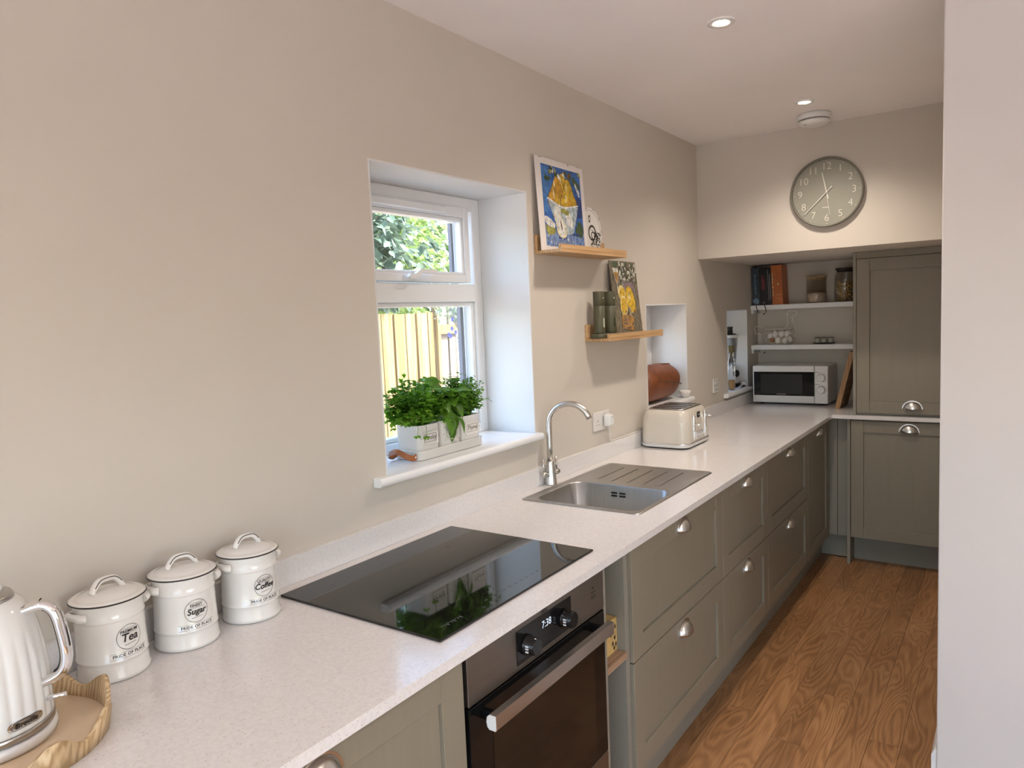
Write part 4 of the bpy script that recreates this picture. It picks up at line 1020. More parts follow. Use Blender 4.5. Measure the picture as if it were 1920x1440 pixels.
# lemon canvas
pb = thing('lemon_painting', (.03, 3.03, 1.4465), 'small unframed canvas of lemons and white blossom beside the grinders', 'painting')
f3 = frame_map(2.888, 3.158, 1.4465, 1.787, .050, .0155, 0)
bm = nb(); prism(bm, [(0, 0), (1, 0), (1, 1), (0, 1)], lambda u, v_, w: f3(u, v_, -w), .014 if False else .002); finish(bm, 'canvas', 'pl_ground', pb)
cv = Canvas(f3)
cv.add([(.24, .30), (.85, .28), (.86, .74), (.40, .76)], 'pl_grey'); cv.add([(.45, .55), (.80, .50), (.85, .70), (.50, .74)], 'pl_mauve'); cv.add([(.55, .10), (.95, .05), (.97, .5), (.8, .5)], 'pl_ground'); cv.add(blob(.72, .55, .10, .07, 14, .3, 3), 'pl_dark')
for k in range(120):
    cv.add(blob(q.uniform(.33, .97), q.uniform(.72, .98), q.uniform(.012, .028), q.uniform(.014, .032), 7, .4, 400+k, q.uniform(0, 3)), ['pl_leaf', 'pl_white', 'pl_leaf', 'pl_dark', 'pl_white'][k % 5])
cv.add([(.08, .90), (.30, .90), (.25, .74), (.20, .68), (.13, .76)], 'pl_white'); cv.add([(.11, .85), (.28, .84), (.24, .74), (.20, .69), (.15, .76)], 'pl_amber'); cv.add(blob(.19, .95, .10, .04, 14, .1, 2), 'pl_leaf'); cv.add([(.19, .69), (.21, .69), (.21, .55), (.19, .55)], 'pl_white')
cv.add(blob(.33, .57, .14, .11, 18, .06, 12), 'pl_pale'); cv.add(blob(.35, .56, .10, .08, 16, .1, 13), 'pl_yellow')
cv.add(blob(.64, .48, .20, .155, 20, .04, 14, -.9), 'pl_yellow'); cv.add(blob(.60, .52, .05, .06, 12, .2, 15), 'pl_pale')
cv.add(blob(.36, .40, .15, .135, 20, .05, 16, .3), 'pl_pale'); cv.add(blob(.36, .40, .115, .105, 18, .08, 17, .3), 'pl_yellow')
for k in range(7): cv.add(blob(.36+.05*math.cos(k*.9), .40+.05*math.sin(k*.9), .03, .008, 7, .2, 500+k, k*.9), 'pl_amber')
for k in range(16): cv.add(blob(q.uniform(.40, .80), q.uniform(.26, .36), .03, .018, 8, .4, 520+k, q.uniform(0, 3)), ['pl_dark', 'pl_white', 'pl_amber'][k % 3])
cv.add([(.22, .10), (.62, .06), (.70, .26), (.24, .28)], 'pl_amber')
for k in range(30): cv.add(blob(q.uniform(.24, .66), q.uniform(.09, .27), .035, .008, 7, .4, 560+k, q.uniform(-.4, .4)), ['pl_grey', 'pl_dark', 'pl_mauve'][k % 3])
cv.done('painted_area', pb)
# grinders on their stand
gt_ = nb(); loft(gt_, [[(x, y, 1.4466+z) for x, y in rrect(.060, 2.748, k, .084+k-.032, .03, 5)] for k, z in ((.032, 0), (.034, .003), (.034, .018), (.0325, .020))])
tag(finish(gt_, 'grinder_stand', 'olive'), 'low olive green stand under the two grinders', 'stand')
for k, (y_, lb, mk) in enumerate(((2.700, 'olive green grinder with white slot mark, nearer one on ledge', 'olive_mark'), (2.800, 'olive green grinder with dark slot mark, next to the lemon canvas', 'olive_dark'))):
    g = thing('electric_grinder', (.060, y_, 1.467), lb, 'grinder', 'green grinders on the lower ledge')
    bm = nb(); lathe(bm, [(.0235, .0002), (.0245, .003), (.0245, .115), (.0238, .1155), (.0238, .117), (.0245, .1175), (.0245, .176), (.0235, .178), (.0, .178)][:-1], (.060, y_, 1.467), 28); finish(bm, 'barrel', 'olive', g)
    an_ = R(-28); dv = Vector((math.cos(an_), math.sin(an_), 0)); sd_ = Vector((-dv.y, dv.x, 0)); c0 = Vector((.060, y_, 1.467))
    bm = nb(); pts = [(p[0], p[1]) for p in rrect(0, .045, .0036, .020, .0034, 4)]
    prism(bm, pts, lambda u, v_, w: c0+dv*(.0243+w)+sd_*(u+.006)+Vector((0, 0, v_)), .0007); finish(bm, 'level_window', mk, g)
    bm = nb(); pts = [(p[0], p[1]) for p in rrect(0, .15, .0030, .0030, .0029, 4)]
    prism(bm, pts, lambda u, v_, w: c0+dv*(.0243+w)+sd_*(u+.006)+Vector((0, 0, v_)), .0006); finish(bm, 'button', 'olive_mark', g)

# ================================================================== CANISTERS
def canister(cx, cy, ang, top, word, label):
    c = thing('storage_canister', (cx, cy, WZ), label, 'canister', 'lettered canisters by the wall')
    z0 = WZ+.0004
    def rp(r_, z): return (r_, z)
    prof = [(.060, 0), (.0645, .002), (.0645, .008), (.0625, .014), (.0618, .030), (.0618, .0355), (.0632, .0375), (.0632, .0400), (.0618, .042), (.0608, .075), (.0605, .112), (.0605, .1135), (.0620, .1155), (.0620, .118), (.0605, .120), (.0605, .138), (.0625, .146), (.0625, .148), (.055, .148)]
    bm = nb(); lathe(bm, prof, (cx, cy, z0), 56); finish(bm, 'body', 'ceramic', c)
    bm = nb(); lathe(bm, [(.058, .1484), (.0660, .1486), (.0675, .1505), (.066, .1530), (.058, .1555), (.054, .1550), (.050, .1580), (.030, .1625), (.001, .1635)], (cx, cy, z0), 56); ld = finish(bm, 'lid', 'ceramic', c)
    bm = nb(); lathe(bm, [(.0664, .1488), (.0680, .1498), (.0680, .1512), (.0664, .1522)], (cx, cy, z0), 56, cap0=False, cap1=False); finish(bm, 'lid_line', 'ink', ld)
    a = R(ang); ux, uy = -math.sin(a), math.cos(a)      # along the handle line
    nx, ny = math.cos(a), math.sin(a)
    W3 = lambda s, n, z: Vector((cx+ux*s+nx*n, cy+uy*s+ny*n, z0+z))
    bm = nb(); pts = catmull([W3(-.030, 0, .1615), W3(-.024, 0, .172), (W3(-.014, 0, .1815)), W3(0, 0, .1835), W3(.014, 0, .1815), W3(.024, 0, .172), W3(.030, 0, .1615)], 4)
    rings = []
    for i, p in enumerate(pts):
        tg = (pts[min(i+1, len(pts)-1)]-pts[max(i-1, 0)]).normalized(); bn = Vector((nx, ny, 0)); nn = bn.cross(tg)
        rings.append([p+bn*.0085*math.cos(q_)+nn*.0056*math.sin(q_) for q_ in [2*PI*k/12 for k in range(12)]])
    loft(bm, rings); lh = finish(bm, 'lid_handle', 'ceramic', ld)
    bm = nb(); tube(bm, [p+Vector((nx, ny, 0))*.0078+Vector((0, 0, .0032)) for p in pts[3:-3]], .0009, 6); finish(bm, 'handle_line', 'ink', ld)
    for s in (-1, 1):
        bm = nb(); pts2 = catmull([W3(s*.057, -.022, .128), W3(s*.0645, -.019, .129), W3(s*.0670, -.010, .131), W3(s*.0682, 0, .1315), W3(s*.0670, .010, .131), W3(s*.0645, .019, .129), W3(s*.057, .022, .128)], 4)
        tube(bm, pts2, lambda q_: .0072+.002*abs(2*q_-1), 12); sh_ = finish(bm, 'side_handle', 'ceramic', c)
        bm = nb(); tube(bm, [p+Vector((0, 0, .0072)) for p in pts2[4:-4]], .0009, 6); finish(bm, 'handle_line', 'ink', sh_)
    rr_ = .0616
    def cy3(u0, v0): return lambda u, v_, w: (cx+(rr_+w)*math.cos(a+(u+u0)/rr_), cy+(rr_+w)*math.sin(a+(u+u0)/rr_), z0+v_+v0)
    bm = nb(); v0 = .080; n = 48
    for k in range(n):
        t0, t1 = 2*PI*k/n, 2*PI*(k+1)/n
        g = cy3(0, v0)
        bm.faces.new([bm.verts.new(g(r_*math.cos(t_), r_*math.sin(t_), .0003)) for r_, t_ in ((.0232, t0), (.0240, t0), (.0240, t1), (.0232, t1))])
    text_into(bm, top, .0082, cy3(0, v0+.0115), .0003, bold=.00015)
    text_into(bm, word, .0215 if len(word) < 5 else .0172, cy3(0, v0-.001), .0003, shear=.18, bold=.00045)
    def hline(u0, u1, v_, th, slope=0.):
        g = cy3(0, 0); m_ = 10
        for k in range(m_):
            a0, a1 = u0+(u1-u0)*k/m_, u0+(u1-u0)*(k+1)/m_
            bm.faces.new([bm.verts.new(g(a_, b_, .0003)) for a_, b_ in ((a0, v_+slope*(a0-u0)), (a1, v_+slope*(a1-u0)), (a1, v_+th+slope*(a1-u0)), (a0, v_+th+slope*(a0-u0)))])
    hline(-.015, .015, v0+.0170, .0005); hline(-.017, .017, v0+.0066, .0005); hline(-.010, .012, v0-.0145, .0007, .10)
    hline(-.037, .037, .0535, .0005); hline(-.037, .037, .0425, .0005)
    text_into(bm, 'PRIDE OF PLACE', .0083, cy3(0, .0482), .0003, bold=.00018, space=1.08)
    finish(bm, 'lettering', 'ink', c, normals=False)
canister(.086, .602, 4, 'PREMIUM', 'Tea', 'white ceramic canister lettered Tea, nearest the kettle')
canister(.087, .7545, -10, 'FINEST', 'Sugar', 'white ceramic canister lettered Sugar, middle of the three')
canister(.089, .9110, -4, 'QUALITY', 'Coffee', 'white ceramic canister lettered Coffee, next to the hob')

# ================================================================== WAVY TRAY AND KETTLE
TC, TR = (.197, .360), .163
wt_ = thing('wavy_tray', (*TC, WZ), 'round wooden tray with a wavy rim under the kettle', 'tray')
bm = nb(); lathe(bm, [(TR-.012, .0006), (TR-.004, .003), (TR-.008, .009)], (*TC, WZ), 72); finish(bm, 'base', 'tray_base', wt_)
bm = nb(); n = 144
def wav(a): return .026+.016*math.sin(9*a+.6)*(.8+.2*math.sin(2*a))+.003*math.sin(5*a)
ro, ri, ro2, ri2 = [], [], [], []
for k in range(n):
    a = 2*PI*k/n; c0, s0_ = math.cos(a), math.sin(a); h = WZ+.0065+wav(a)+.006
    o_ = TR+.004+.004*math.sin(9*a+.6)
    ro.append((TC[0]+(TR-.003)*c0, TC[1]+(TR-.003)*s0_, WZ+.0006)); ro2.append((TC[0]+o_*c0, TC[1]+o_*s0_, h))
    ri2.append((TC[0]+(o_-.007)*c0, TC[1]+(o_-.007)*s0_, h)); ri.append((TC[0]+(TR-.010)*c0, TC[1]+(TR-.010)*s0_, WZ+.0006))
loft(bm, [ro, ro2, ri2, ri, ro], False, False); bmesh.ops.remove_doubles(bm, verts=bm.verts, dist=1e-6); finish(bm, 'rim', 'mango', wt_)
KC = (.180, .362)
kt = thing('kettle', (*KC, WZ+.0095), 'cream ribbed kettle with chrome handle on the wavy tray', 'kettle')
kz = WZ+.0094
bm = nb(); lathe(bm, [(.082, .0002), (.0905, .003), (.0915, .012), (.089, .018), (.080, .020)], (*KC, kz), 56); finish(bm, 'power_base', 'kettle_cream', kt)
bm = nb(); lathe(bm, [(.080, .0202), (.0885, .021), (.0885, .032), (.087, .033)], (*KC, kz), 56); finish(bm, 'band', 'steel', kt)
bm = nb(); seg = 112; rings = []
for r_, z, rib in ((.0872, .0335, .0), (.0880, .037, .6), (.0878, .07, 1), (.0868, .11, 1), (.0840, .145, .8), (.0800, .168, .25), (.0765, .185, 0), (.070, .206, 0), (.060, .2225, 0), (.051, .230, 0), (.048, .2315, 0)):
    rg = lambda a: r_-rib*.0035*(1-abs(math.sin(13*a)))
    rings.append([(KC[0]+rg(a)*math.cos(a), KC[1]+rg(a)*math.sin(a), kz+z) for a in [2*PI*k/208 for k in range(208)]])
loft(bm, rings); finish(bm, 'body', 'kettle_cream', kt)
bm = nb(); lathe(bm, [(.049, .2312), (.049, .236), (.046, .240), (.036, .2425), (.030, .2427)], (*KC, kz), 40); finish(bm, 'lid_ring', 'steel', kt)
bm = nb(); lathe(bm, [(.035, .2428), (.035, .249), (.030, .253), (.010, .254)], (*KC, kz), 36); finish(bm, 'lid', 'kettle_cream', kt)
ka = R(45); hd = Vector((math.cos(ka), math.sin(ka), 0)); hs = Vector((-hd.y, hd.x, 0)); k0 = Vector((*KC, kz))
bm = nb(); hp = catmull([k0+hd*.058+Vector((0, 0, .207)), k0+hd*.085+Vector((0, 0, .216)), k0+hd*.101+Vector((0, 0, .214)), k0+hd*.113+Vector((0, 0, .197)), k0+hd*.120+Vector((0, 0, .155)), k0+hd*.121+Vector((0, 0, .125)), k0+hd*.114+Vector((0, 0, .105)), k0+hd*.100+Vector((0, 0, .095)), k0+hd*.080+Vector((0, 0, .087))], 6)
rings = []
for i, p in enumerate(hp):
    tg = (hp[min(i+1, len(hp)-1)]-hp[max(i-1, 0)]).normalized(); nn = hs.cross(tg)
    rings.append([p+hs*.0115*math.cos(q_)+nn*.0085*math.sin(q_) for q_ in [2*PI*k/16 for k in range(16)]])
loft(bm, rings); hh = finish(bm, 'handle', 'chrome', kt)
bm = nb(); rings = []
for i, p in enumerate(hp[8:-8]):
    i += 8; tg = (hp[i+1]-hp[i-1]).normalized(); nn = hs.cross(tg)
    c1 = p-nn*.0068 if (p-nn*.01-k0).dot(hd) < (p-k0).dot(hd) else p+nn*.0068
    rings.append([c1+hs*.006*math.cos(q_)+nn*.0035*math.sin(q_) for q_ in [2*PI*k/10 for k in range(10)]])
loft(bm, rings); finish(bm, 'grip_insert', 'black_gloss', hh)
bm = nb(); p = k0+hd*.086+Vector((0, 0, .060)); tube(bm, [p, p+hd*.012+Vector((0, 0, .002)), p+hd*.028+Vector((0, 0, .004))], lambda s: .005-.001*s, 10); finish(bm, 'switch', 'chrome', kt)
ba = R(12)
def kf(z): return lambda u, v_, w: (KC[0]+(.0885+w-.01*v_)*math.cos(ba+u/.086), KC[1]+(.0885+w-.01*v_)*math.sin(ba+u/.086), kz+z+v_)
bm = nb(); g = kf(.050); prs = rrect(0, 0, .026, .0075, .0074, 6)
for w0, w1, mi, sc2 in ((.0, .0035, 0, 1.), (.0035, .0042, 1, .84)):
    a_ = [bm.verts.new(g(u*sc2, v_*sc2*.95, w0)) for u, v_ in prs]; b_ = [bm.verts.new(g(u*sc2, v_*sc2*.95, w1)) for u, v_ in prs]
    for i in range(len(prs)):
        bm.faces.new((a_[i], a_[(i+1) % len(prs)], b_[(i+1) % len(prs)], b_[i])).material_index = mi
    bm.faces.new(b_).material_index = mi
bd2 = finish(bm, 'badge', ['chrome', 'steel'], kt)
bm = nb(); text_into(bm, 'Breville', .0108, g, .0046, bold=.0003, shear=.1); finish(bm, 'lettering', 'ink', bd2, normals=False, origin=ORG[kt])

# ================================================================== HERB PLANTER ON SILL 1
SZ = 1.1055
px0, px1 = -.150, -.040
tray_ = thing('herb_tray', (-.095, 1.812, SZ), 'cream metal tray with leather handle under the herb pots', 'tray')
bm = nb(); cxp, cyp = -.095, 1.812
def pr_(k, z, hy=.168, r_=.022): return [(x, y, SZ+z) for x, y in rrect(cxp, cyp, .060+k, hy+k, r_, 6)]
loft(bm, [pr_(-.003, .0004), pr_(0, .003), pr_(0, .028), pr_(.002, .029), pr_(.002, .031), pr_(-.0015, .031), pr_(-.002, .004)], True, True); finish(bm, 'tray_body', 'ceramic', tray_)
bm = nb(); y_l = cyp-.168
hpth = catmull([(-.140, y_l-.001, SZ+.018), (-.140, y_l-.020, SZ+.012), (-.135, y_l-.040, SZ+.022), (-.095, y_l-.048, SZ+.036), (-.060, y_l-.040, SZ+.022), (-.052, y_l-.018, SZ+.012), (-.052, y_l-.001, SZ+.016)], 5)
rings = []
for i, p in enumerate(hpth):
    tg = (hpth[min(i+1, len(hpth)-1)]-hpth[max(i-1, 0)]).normalized(); wv = Vector((0, .35, .94)); wv = (wv-tg*wv.dot(tg)).normalized(); nn = tg.cross(wv)
    rings.append([p+wv*.009+nn*.0012, p-wv*.009+nn*.0012, p-wv*.009-nn*.0012, p+wv*.009-nn*.0012])
loft(bm, rings)
for f_ in bm.faces: f_.smooth = False
lhd = finish(bm, 'leather_handle', 'leather_tan', tray_)
bm = nb(); lathe(bm, [(.004, 0), (.0035, .0015)], (0, 0, 0), 10)
for v_ in bm.verts: v_.co = Vector((-.052+v_.co.z+.0015, y_l-.008+v_.co.x, SZ+.014+v_.co.y))
finish(bm, 'rivet', 'chrome', lhd)
POTS = [(1.702, 'Parsley'), (1.8125, 'Basil'), (1.923, 'Thyme')]
for py, word in POTS:
    pt = thing('herb_pot', (cxp, py, SZ+.0045), 'cream metal herb pot with a label holder reading %s' % word, 'pot', 'herb pots on the sill tray')
    bm = nb()
    def pp(k, z): return [(x, y, SZ+z) for x, y in rrect(cxp, py, .0535+k, .0535+k, .017, 6)]
    loft(bm, [pp(-.004, .0046), pp(-.003, .01), pp(-.0005, .110), pp(.0008, .111), pp(.0008, .113), pp(-.003, .113), pp(-.005, .088)], True, False); finish(bm, 'pot', 'ceramic', pt)
    bm = nb(); loft(bm, [pp(-.0055, .085), pp(-.0055, .092)]); finish(bm, 'soil', 'soil', pt)
    xfp = cxp+.0525
    bm = nb(); box(bm, xfp-.0005, xfp+.0008, py-.038, py+.038, SZ+.046, SZ+.090, .0006, 1)
    for a_ in ((-.038, .038, .046, .049), (-.038, .038, .087, .090), (-.038, -.035, .046, .090), (.035, .038, .046, .090)): box(bm, xfp+.0004, xfp+.0028, py+a_[0], py+a_[1], SZ+a_[2], SZ+a_[3], .0006, 1)
    hl = finish(bm, 'label_holder', 'ceramic', pt)
    bm = nb(); bx_ = [(-.0285, .0285, .0555, .0565), (-.0285, .0285, .0805, .0815), (-.0285, -.0275, .0555, .0815), (.0275, .0285, .0555, .0815)]
    for a_ in bx_: box(bm, xfp+.0008, xfp+.0011, py+a_[0], py+a_[1], SZ+a_[2], SZ+a_[3])
    for s in (-1, 1): lathe(bm, [(.0018, 0), (.0018, .001)], (xfp+.0005, py+.0435*s, SZ+.068), 8)
    text_into(bm, word, .0205, lambda u, v_, w: (xfp+.0008+w, py+u, SZ+.0690+v_), .0003, shear=.3, bold=.0001)
    finish(bm, 'lettering', 'ink', hl, normals=False)
def leaf_pts(L, Wd, cup=.15, n=3):
    """outline pairs of a pointed oval leaf, folded along the midrib"""
    out = []
    for i in range(n+1):
        s = i/n; w = Wd*math.sin(PI*min(1, s*.92+.04))*(.75+.25*math.cos(PI*s*.5)); out.append((s*L, w, -cup*L*s*s))
    return out
def add_leaf(bm, p, d, upv, L, Wd, cup=.15, n=3, fold=.25):
    d = d.normalized(); side = d.cross(upv)
    if side.length < 1e-4: side = d.orthogonal()
    side.normalize(); nn = side.cross(d).normalized()
    prev = None
    for s, w, z in leaf_pts(L, Wd, cup, n):
        c = p+d*s+nn*z
        row = (bm.verts.new(c-side*w+nn*fold*w), bm.verts.new(c), bm.verts.new(c+side*w+nn*fold*w))
        if prev:
            for k in range(2):
                f_ = bm.faces.new((prev[k], prev[k+1], row[k+1], row[k])); f_.smooth = True
        prev = row
def leaf_mesh(name, L, Wd, mat, cup=.2, n=4, fold=.3):
    bm = nb(); add_leaf(bm, Vector((0, 0, 0)), Vector((1, 0, 0)), Vector((0, 0, 1)), L, Wd, cup, n, fold)
    me = bpy.data.meshes.new(name); bm.to_mesh(me); bm.free(); me.materials.append(MATS[mat]); return me
# parsley: stems with ragged leaflets
q = random.Random(5)
def inside_sill(p): return Vector((min(max(p.x, -.213), .04), p.y, p.z))
def bushy(name, label, cy0, mat, nst, spread, h0, h1, leafL, leafW, per, ragged, group, ylim=(1.0, 3.0)):
    t_ = thing(name, (cxp, cy0, SZ+.09), label, 'plant', group)
    bs, bl_ = nb(), nb()
    for k in range(nst):
        a = q.uniform(0, 2*PI); r0 = .035*math.sqrt(q.random()); base = Vector((cxp+r0*math.cos(a), cy0+r0*math.sin(a), SZ+.092))
        rr_ = spread*math.sqrt(q.random()); h = q.uniform(h0, h1)*(1-.30*(rr_/spread)**2)
        tip = Vector((cxp+rr_*math.cos(a)*(.75 if math.cos(a) < 0 else 1.0), min(max(cy0+rr_*math.sin(a), ylim[0]), ylim[1]), SZ+.10+h)); tip = inside_sill(tip)
        mid = (base+tip)/2+Vector((0, 0, .02))
        cp_ = catmull([base, mid, tip], 3); tube(bs, cp_, .0009, 4)
        for j in range(per):
            pz = cp_[q.randint(max(1, len(cp_)-4), len(cp_)-1)]
            b_ = inside_sill(pz+Vector((q.uniform(-1, 1), q.uniform(-1, 1), q.uniform(-.8, .8)))*leafL*.9)
            d0 = Vector((q.uniform(-1, 1), q.uniform(-1, 1), q.uniform(-.3, .7))).normalized()
            if ragged:
                for ang in (-.9, 0, .9):
                    dd = Matrix.Rotation(ang, 3, 'Z') @ d0; add_leaf(bl_, b_, dd, Vector((0, 0, 1)), leafL*q.uniform(.7, 1.1), leafW, .1, 2, .3)
            else: add_leaf(bl_, b_, d0, Vector((0, 0, 1)), leafL*q.uniform(.7, 1.2), leafW, .15, 2, .3)
    finish(bs, 'stems', mat, t_)
    o = finish(bl_, 'foliage', mat, t_, normals=False); o['kind'] = 'stuff'
    return t_
pl_ = bushy('parsley_plant', 'bushy bright green parsley in the left herb pot', 1.695, 'parsley', 170, .118, .03, .165, .019, .0075, 6, True, None, (1.578, 1.80))
bs = nb()
for (p_, e_) in (((-.06, 1.66, SZ+.115), (-.030, 1.628, SZ+.085)), ((-.055, 1.69, SZ+.115), (-.032, 1.672, SZ+.075))):
    cp_ = catmull([Vector(p_), (Vector(p_)+Vector(e_))/2+Vector((.01, -.005, .012)), Vector(e_)], 4); tube(bs, cp_, .0008, 4)
    for a_ in range(5): add_leaf(bs, cp_[-1], Vector((math.cos(a_*1.25), math.sin(a_*1.25), -.4)), Vector((1, 0, 0)), .014, .006, .1, 2, .2)
finish(bs, 'trailing_stem', 'parsley', pl_)
bushy('thyme_plant', 'fine-leaved green herb in the right herb pot', 1.925, 'thyme', 170, .086, .035, .155, .017, .0075, 9, False, None, (1.84, 2.035))
bp_ = thing('basil_plant', (cxp, 1.8125, SZ+.09), 'large-leaved basil in the middle herb pot', 'plant')
bs = nb(); LM = [leaf_mesh('basil_leaf', L, W_, 'basil', .3, 5, .35) for L, W_ in ((.062, .021), (.050, .018), (.038, .014))]
for k in range(22):
    a = q.uniform(0, 2*PI); rr_ = .074*math.sqrt(q.random())
    base = Vector((cxp+.025*math.cos(a), 1.8125+.025*math.sin(a), SZ+.092)); tip = inside_sill(Vector((cxp+rr_*math.cos(a), 1.8125+rr_*math.sin(a), SZ+.10+q.uniform(.07, .165)*(1-.25*(rr_/.074)**2))))
    cp_ = catmull([base, (base+tip)/2+Vector((0, 0, .015)), tip], 4); tube(bs, cp_, .0015, 5)
    for j in range(7):
        i_ = len(cp_)-1-(j//2); o = bpy.data.objects.new('leaf', LM[q.randint(0, 2)]); COL.objects.link(o); o.parent = bp_
        o.location = cp_[max(1, i_)]-ORG[bp_]; o.rotation_euler = (q.uniform(-.5, .5), q.uniform(-.5, .6), j*2.4+q.uniform(-.5, .5))
for x_, y_, z_, ry, rz in ((-.045, 1.80, .125, 1.0, -.3), (-.045, 1.82, .135, 1.1, .2), (-.042, 1.84, .12, .9, .4), (-.05, 1.79, .16, .8, -.5), (-.045, 1.83, .17, .7, .1), (-.05, 1.78, .19, .5, -.4), (-.048, 1.81, .10, 1.2, 0)):
    o = bpy.data.objects.new('leaf', LM[0]); COL.objects.link(o); o.parent = bp_; o.location = Vector((x_, y_, SZ+z_))-ORG[bp_]; o.rotation_euler = (0, ry, rz)
finish(bs, 'stems', 'basil', bp_)

# ================================================================== CLOCK, SMOKE ALARM, DOWNLIGHTS
CC, CR = (.697, 2.126), .178
ck = thing('wall_clock', (CC[0], YS, CC[1]), 'round sage green wall clock with white numerals on the bulkhead', 'clock')
def cl3(r_, w, a): return (CC[0]+r_*math.sin(a), YS-w, CC[1]+r_*math.cos(a))
bm = nb(); seg = 64
loft(bm, [[cl3(r_, w, 2*PI*k/seg) for k in range(seg)] for r_, w in ((.170, .0006), (CR-.001, .002), (CR, .026), (CR-.004, .030), (CR-.009, .028), (CR-.010, .014))], True, False); finish(bm, 'rim', 'clock_rim', ck)
bm = nb(); loft(bm, [[cl3(r_, w, 2*PI*k/seg) for k in range(seg)] for r_, w in ((CR-.0105, .010), (CR-.0105, .0135))]); finish(bm, 'face', 'clock_face', ck)
def cface(x_, z_): return lambda u, v_, w: (CC[0]+x_+u, YS-.0136-w, CC[1]+z_+v_)
for h in range(1, 13):
    a = 2*PI*h/12; bm = nb(); text_into(bm, str(h), .051, cface(.131*math.sin(a), .131*math.cos(a)), .0004, bold=-.0009)
    for f_ in bm.faces: f_.normal_flip()
    finish(bm, 'numeral', 'cream_mark', ck, normals=False)
bm = nb()
for h in range(12):
    a = 2*PI*h/12; prism(bm, [(.159*math.sin(a)+.0018*math.cos(t_), .159*math.cos(a)+.0018*math.sin(t_)) for t_ in [PI*k/4 for k in range(8)]], cface(0, 0), .0005)
finish(bm, 'minute_dots', 'cream_mark', ck)
def hand(a, l0, l1, w, dz, name):
    bm = nb(); c0, s0_ = math.cos(a), math.sin(a)
    pts = [(-w, -l0), (w, -l0), (w*.55, l1), (-w*.55, l1)]
    prism(bm, [(x*c0+y*s0_, -x*s0_+y*c0) for x, y in pts], lambda u, v_, w_: (CC[0]+u, YS-.0150-dz-w_, CC[1]+v_), .0012); finish(bm, name, 'cream_mark', ck)
hand(R(226), .038, .150, .0026, .004, 'minute_hand'); hand(R(348), .034, .104, .0030, .0015, 'hour_hand'); hand(R(172), .02, .118, .0011, .0062, 'second_hand')
bm = nb(); loft(bm, [[cl3(r_, w, 2*PI*k/16) for k in range(16)] for r_, w in ((.005, .0140), (.005, .0235), (.003, .0245))]); finish(bm, 'hub', 'cream_mark', ck)
bm = nb()
for k in range(6): box(bm, CC[0]-.020+.0055*k, CC[0]-.016+.0055*k, YS-.0141, YS-.0136, CC[1]-.078, CC[1]-.074)
finish(bm, 'face_print', 'cream_mark', ck)
sm = thing('smoke_alarm', (.682, 3.825, HC), 'round white smoke alarm on the ceiling above the clock', 'smoke alarm')
bm = nb(); lathe(bm, [(.074, -.0006), (.076, -.004), (.076, -.026), (.073, -.0275)], (.682, 3.825, HC), 40); finish(bm, 'base_ring', 'plastic_white', sm)
bm = nb(); lathe(bm, [(.068, -.0270), (.068, -.0345)], (.682, 3.825, HC), 40); finish(bm, 'vent_gap', 'grey_print', sm)
bm = nb(); lathe(bm, [(.073, -.0340), (.073, -.039), (.066, -.048), (.045, -.054), (.002, -.056)], (.682, 3.825, HC), 40); sc2 = finish(bm, 'cover', 'plastic_white', sm)
for x_, y_ in ((-.028, -.035), (.025, -.030)):
    bm = nb(); lathe(bm, [(.009, -.0505), (.009, -.0535)], (.682+x_, 3.825+y_, HC-.0), 12, sx=1.3); finish(bm, 'test_button', 'grey_print', sc2)
def downlight(x, y, label):
    d = thing('downlight', (x, y, HC), label, 'light', 'recessed ceiling downlights')
    bm = nb(); lathe(bm, [(.0450, -.0004), (.0450, -.003), (.0425, -.0055), (.027, -.0050), (.0235, -.001), (.0230, -.0004)], (x, y, HC), 36, cap0=False, cap1=False); finish(bm, 'trim_ring', 'plastic_white', d)
    bm = nb(); lathe(bm, [(.0235, -.0004), (.0230, -.0016), (.001, -.0030)], (x, y, HC), 28); finish(bm, 'lens', 'lamp_glow', d)
    ld_ = bpy.data.lights.new('downlight_lamp', 'SPOT'); ld_.energy = SPOT_W; ld_.color = (1.0, .89, .78); ld_.spot_size = R(140); ld_.spot_blend = 1.0; ld_.shadow_soft_size = .045
    lo = bpy.data.objects.new('downlight_lamp', ld_); COL.objects.link(lo); lo.parent = d; lo.location = (0, 0, -.04)
downlight(.711, 2.375, 'lit recessed ceiling downlight nearer the camera')
downlight(.698, 3.556, 'lit recessed ceiling downlight beside the smoke alarm')

for k, (x_, y_) in enumerate(((2.4, -1.2), (2.4, .1), (2.4, 1.4), (3.5, -.5), (3.5, 1.0), (.711, -1.17))):  # unseen downlights added to fill the room with warm light
    downlight(x_, y_, ['added downlight over the middle of the room behind the camera', 'added downlight just behind the camera position', 'added downlight in front of the dividing wall', 'added downlight near the added side window of the room', 'added downlight in the far right corner of the room', 'added downlight over the near end of the worktop'][k])

# ================================================================== GARDEN
struct(bx('ground', 'gravel', None, -9, -WT, -6, 14, -.25, -.05, origin=(-3, 3, -.25)))
struct(bx('ground', 'bounce_patio', None, -WT+.01, 12, -9, Y0-.3, -.25, -.05, origin=(3, -5, -.25)))
struct(bx('ground', 'bounce_patio', None, XE+.2, 12, Y0-.29, 9, -.25, -.05, origin=(7, 2, -.25)))
fe = thing('garden_fence', (-2.0, 3.4, -.05), 'pale sunlit wooden board fence outside the window', 'fence')
yb_ = 2.00; k = 0
while yb_ < 3.97:
    w = q.uniform(.112, .132); bm = nb()
    prism(bm, [(0, 0), (w+.012, 0), (w+.012, .008), (0, .020)], lambda u, v_, d: (-2.0+v_+(.004 if k % 2 else 0), yb_+u-.002*d, -.05+d), 1.655+q.uniform(-.01, .01)); finish(bm, 'board', 'fence_wood', fe)
    yb_ += w; k += 1
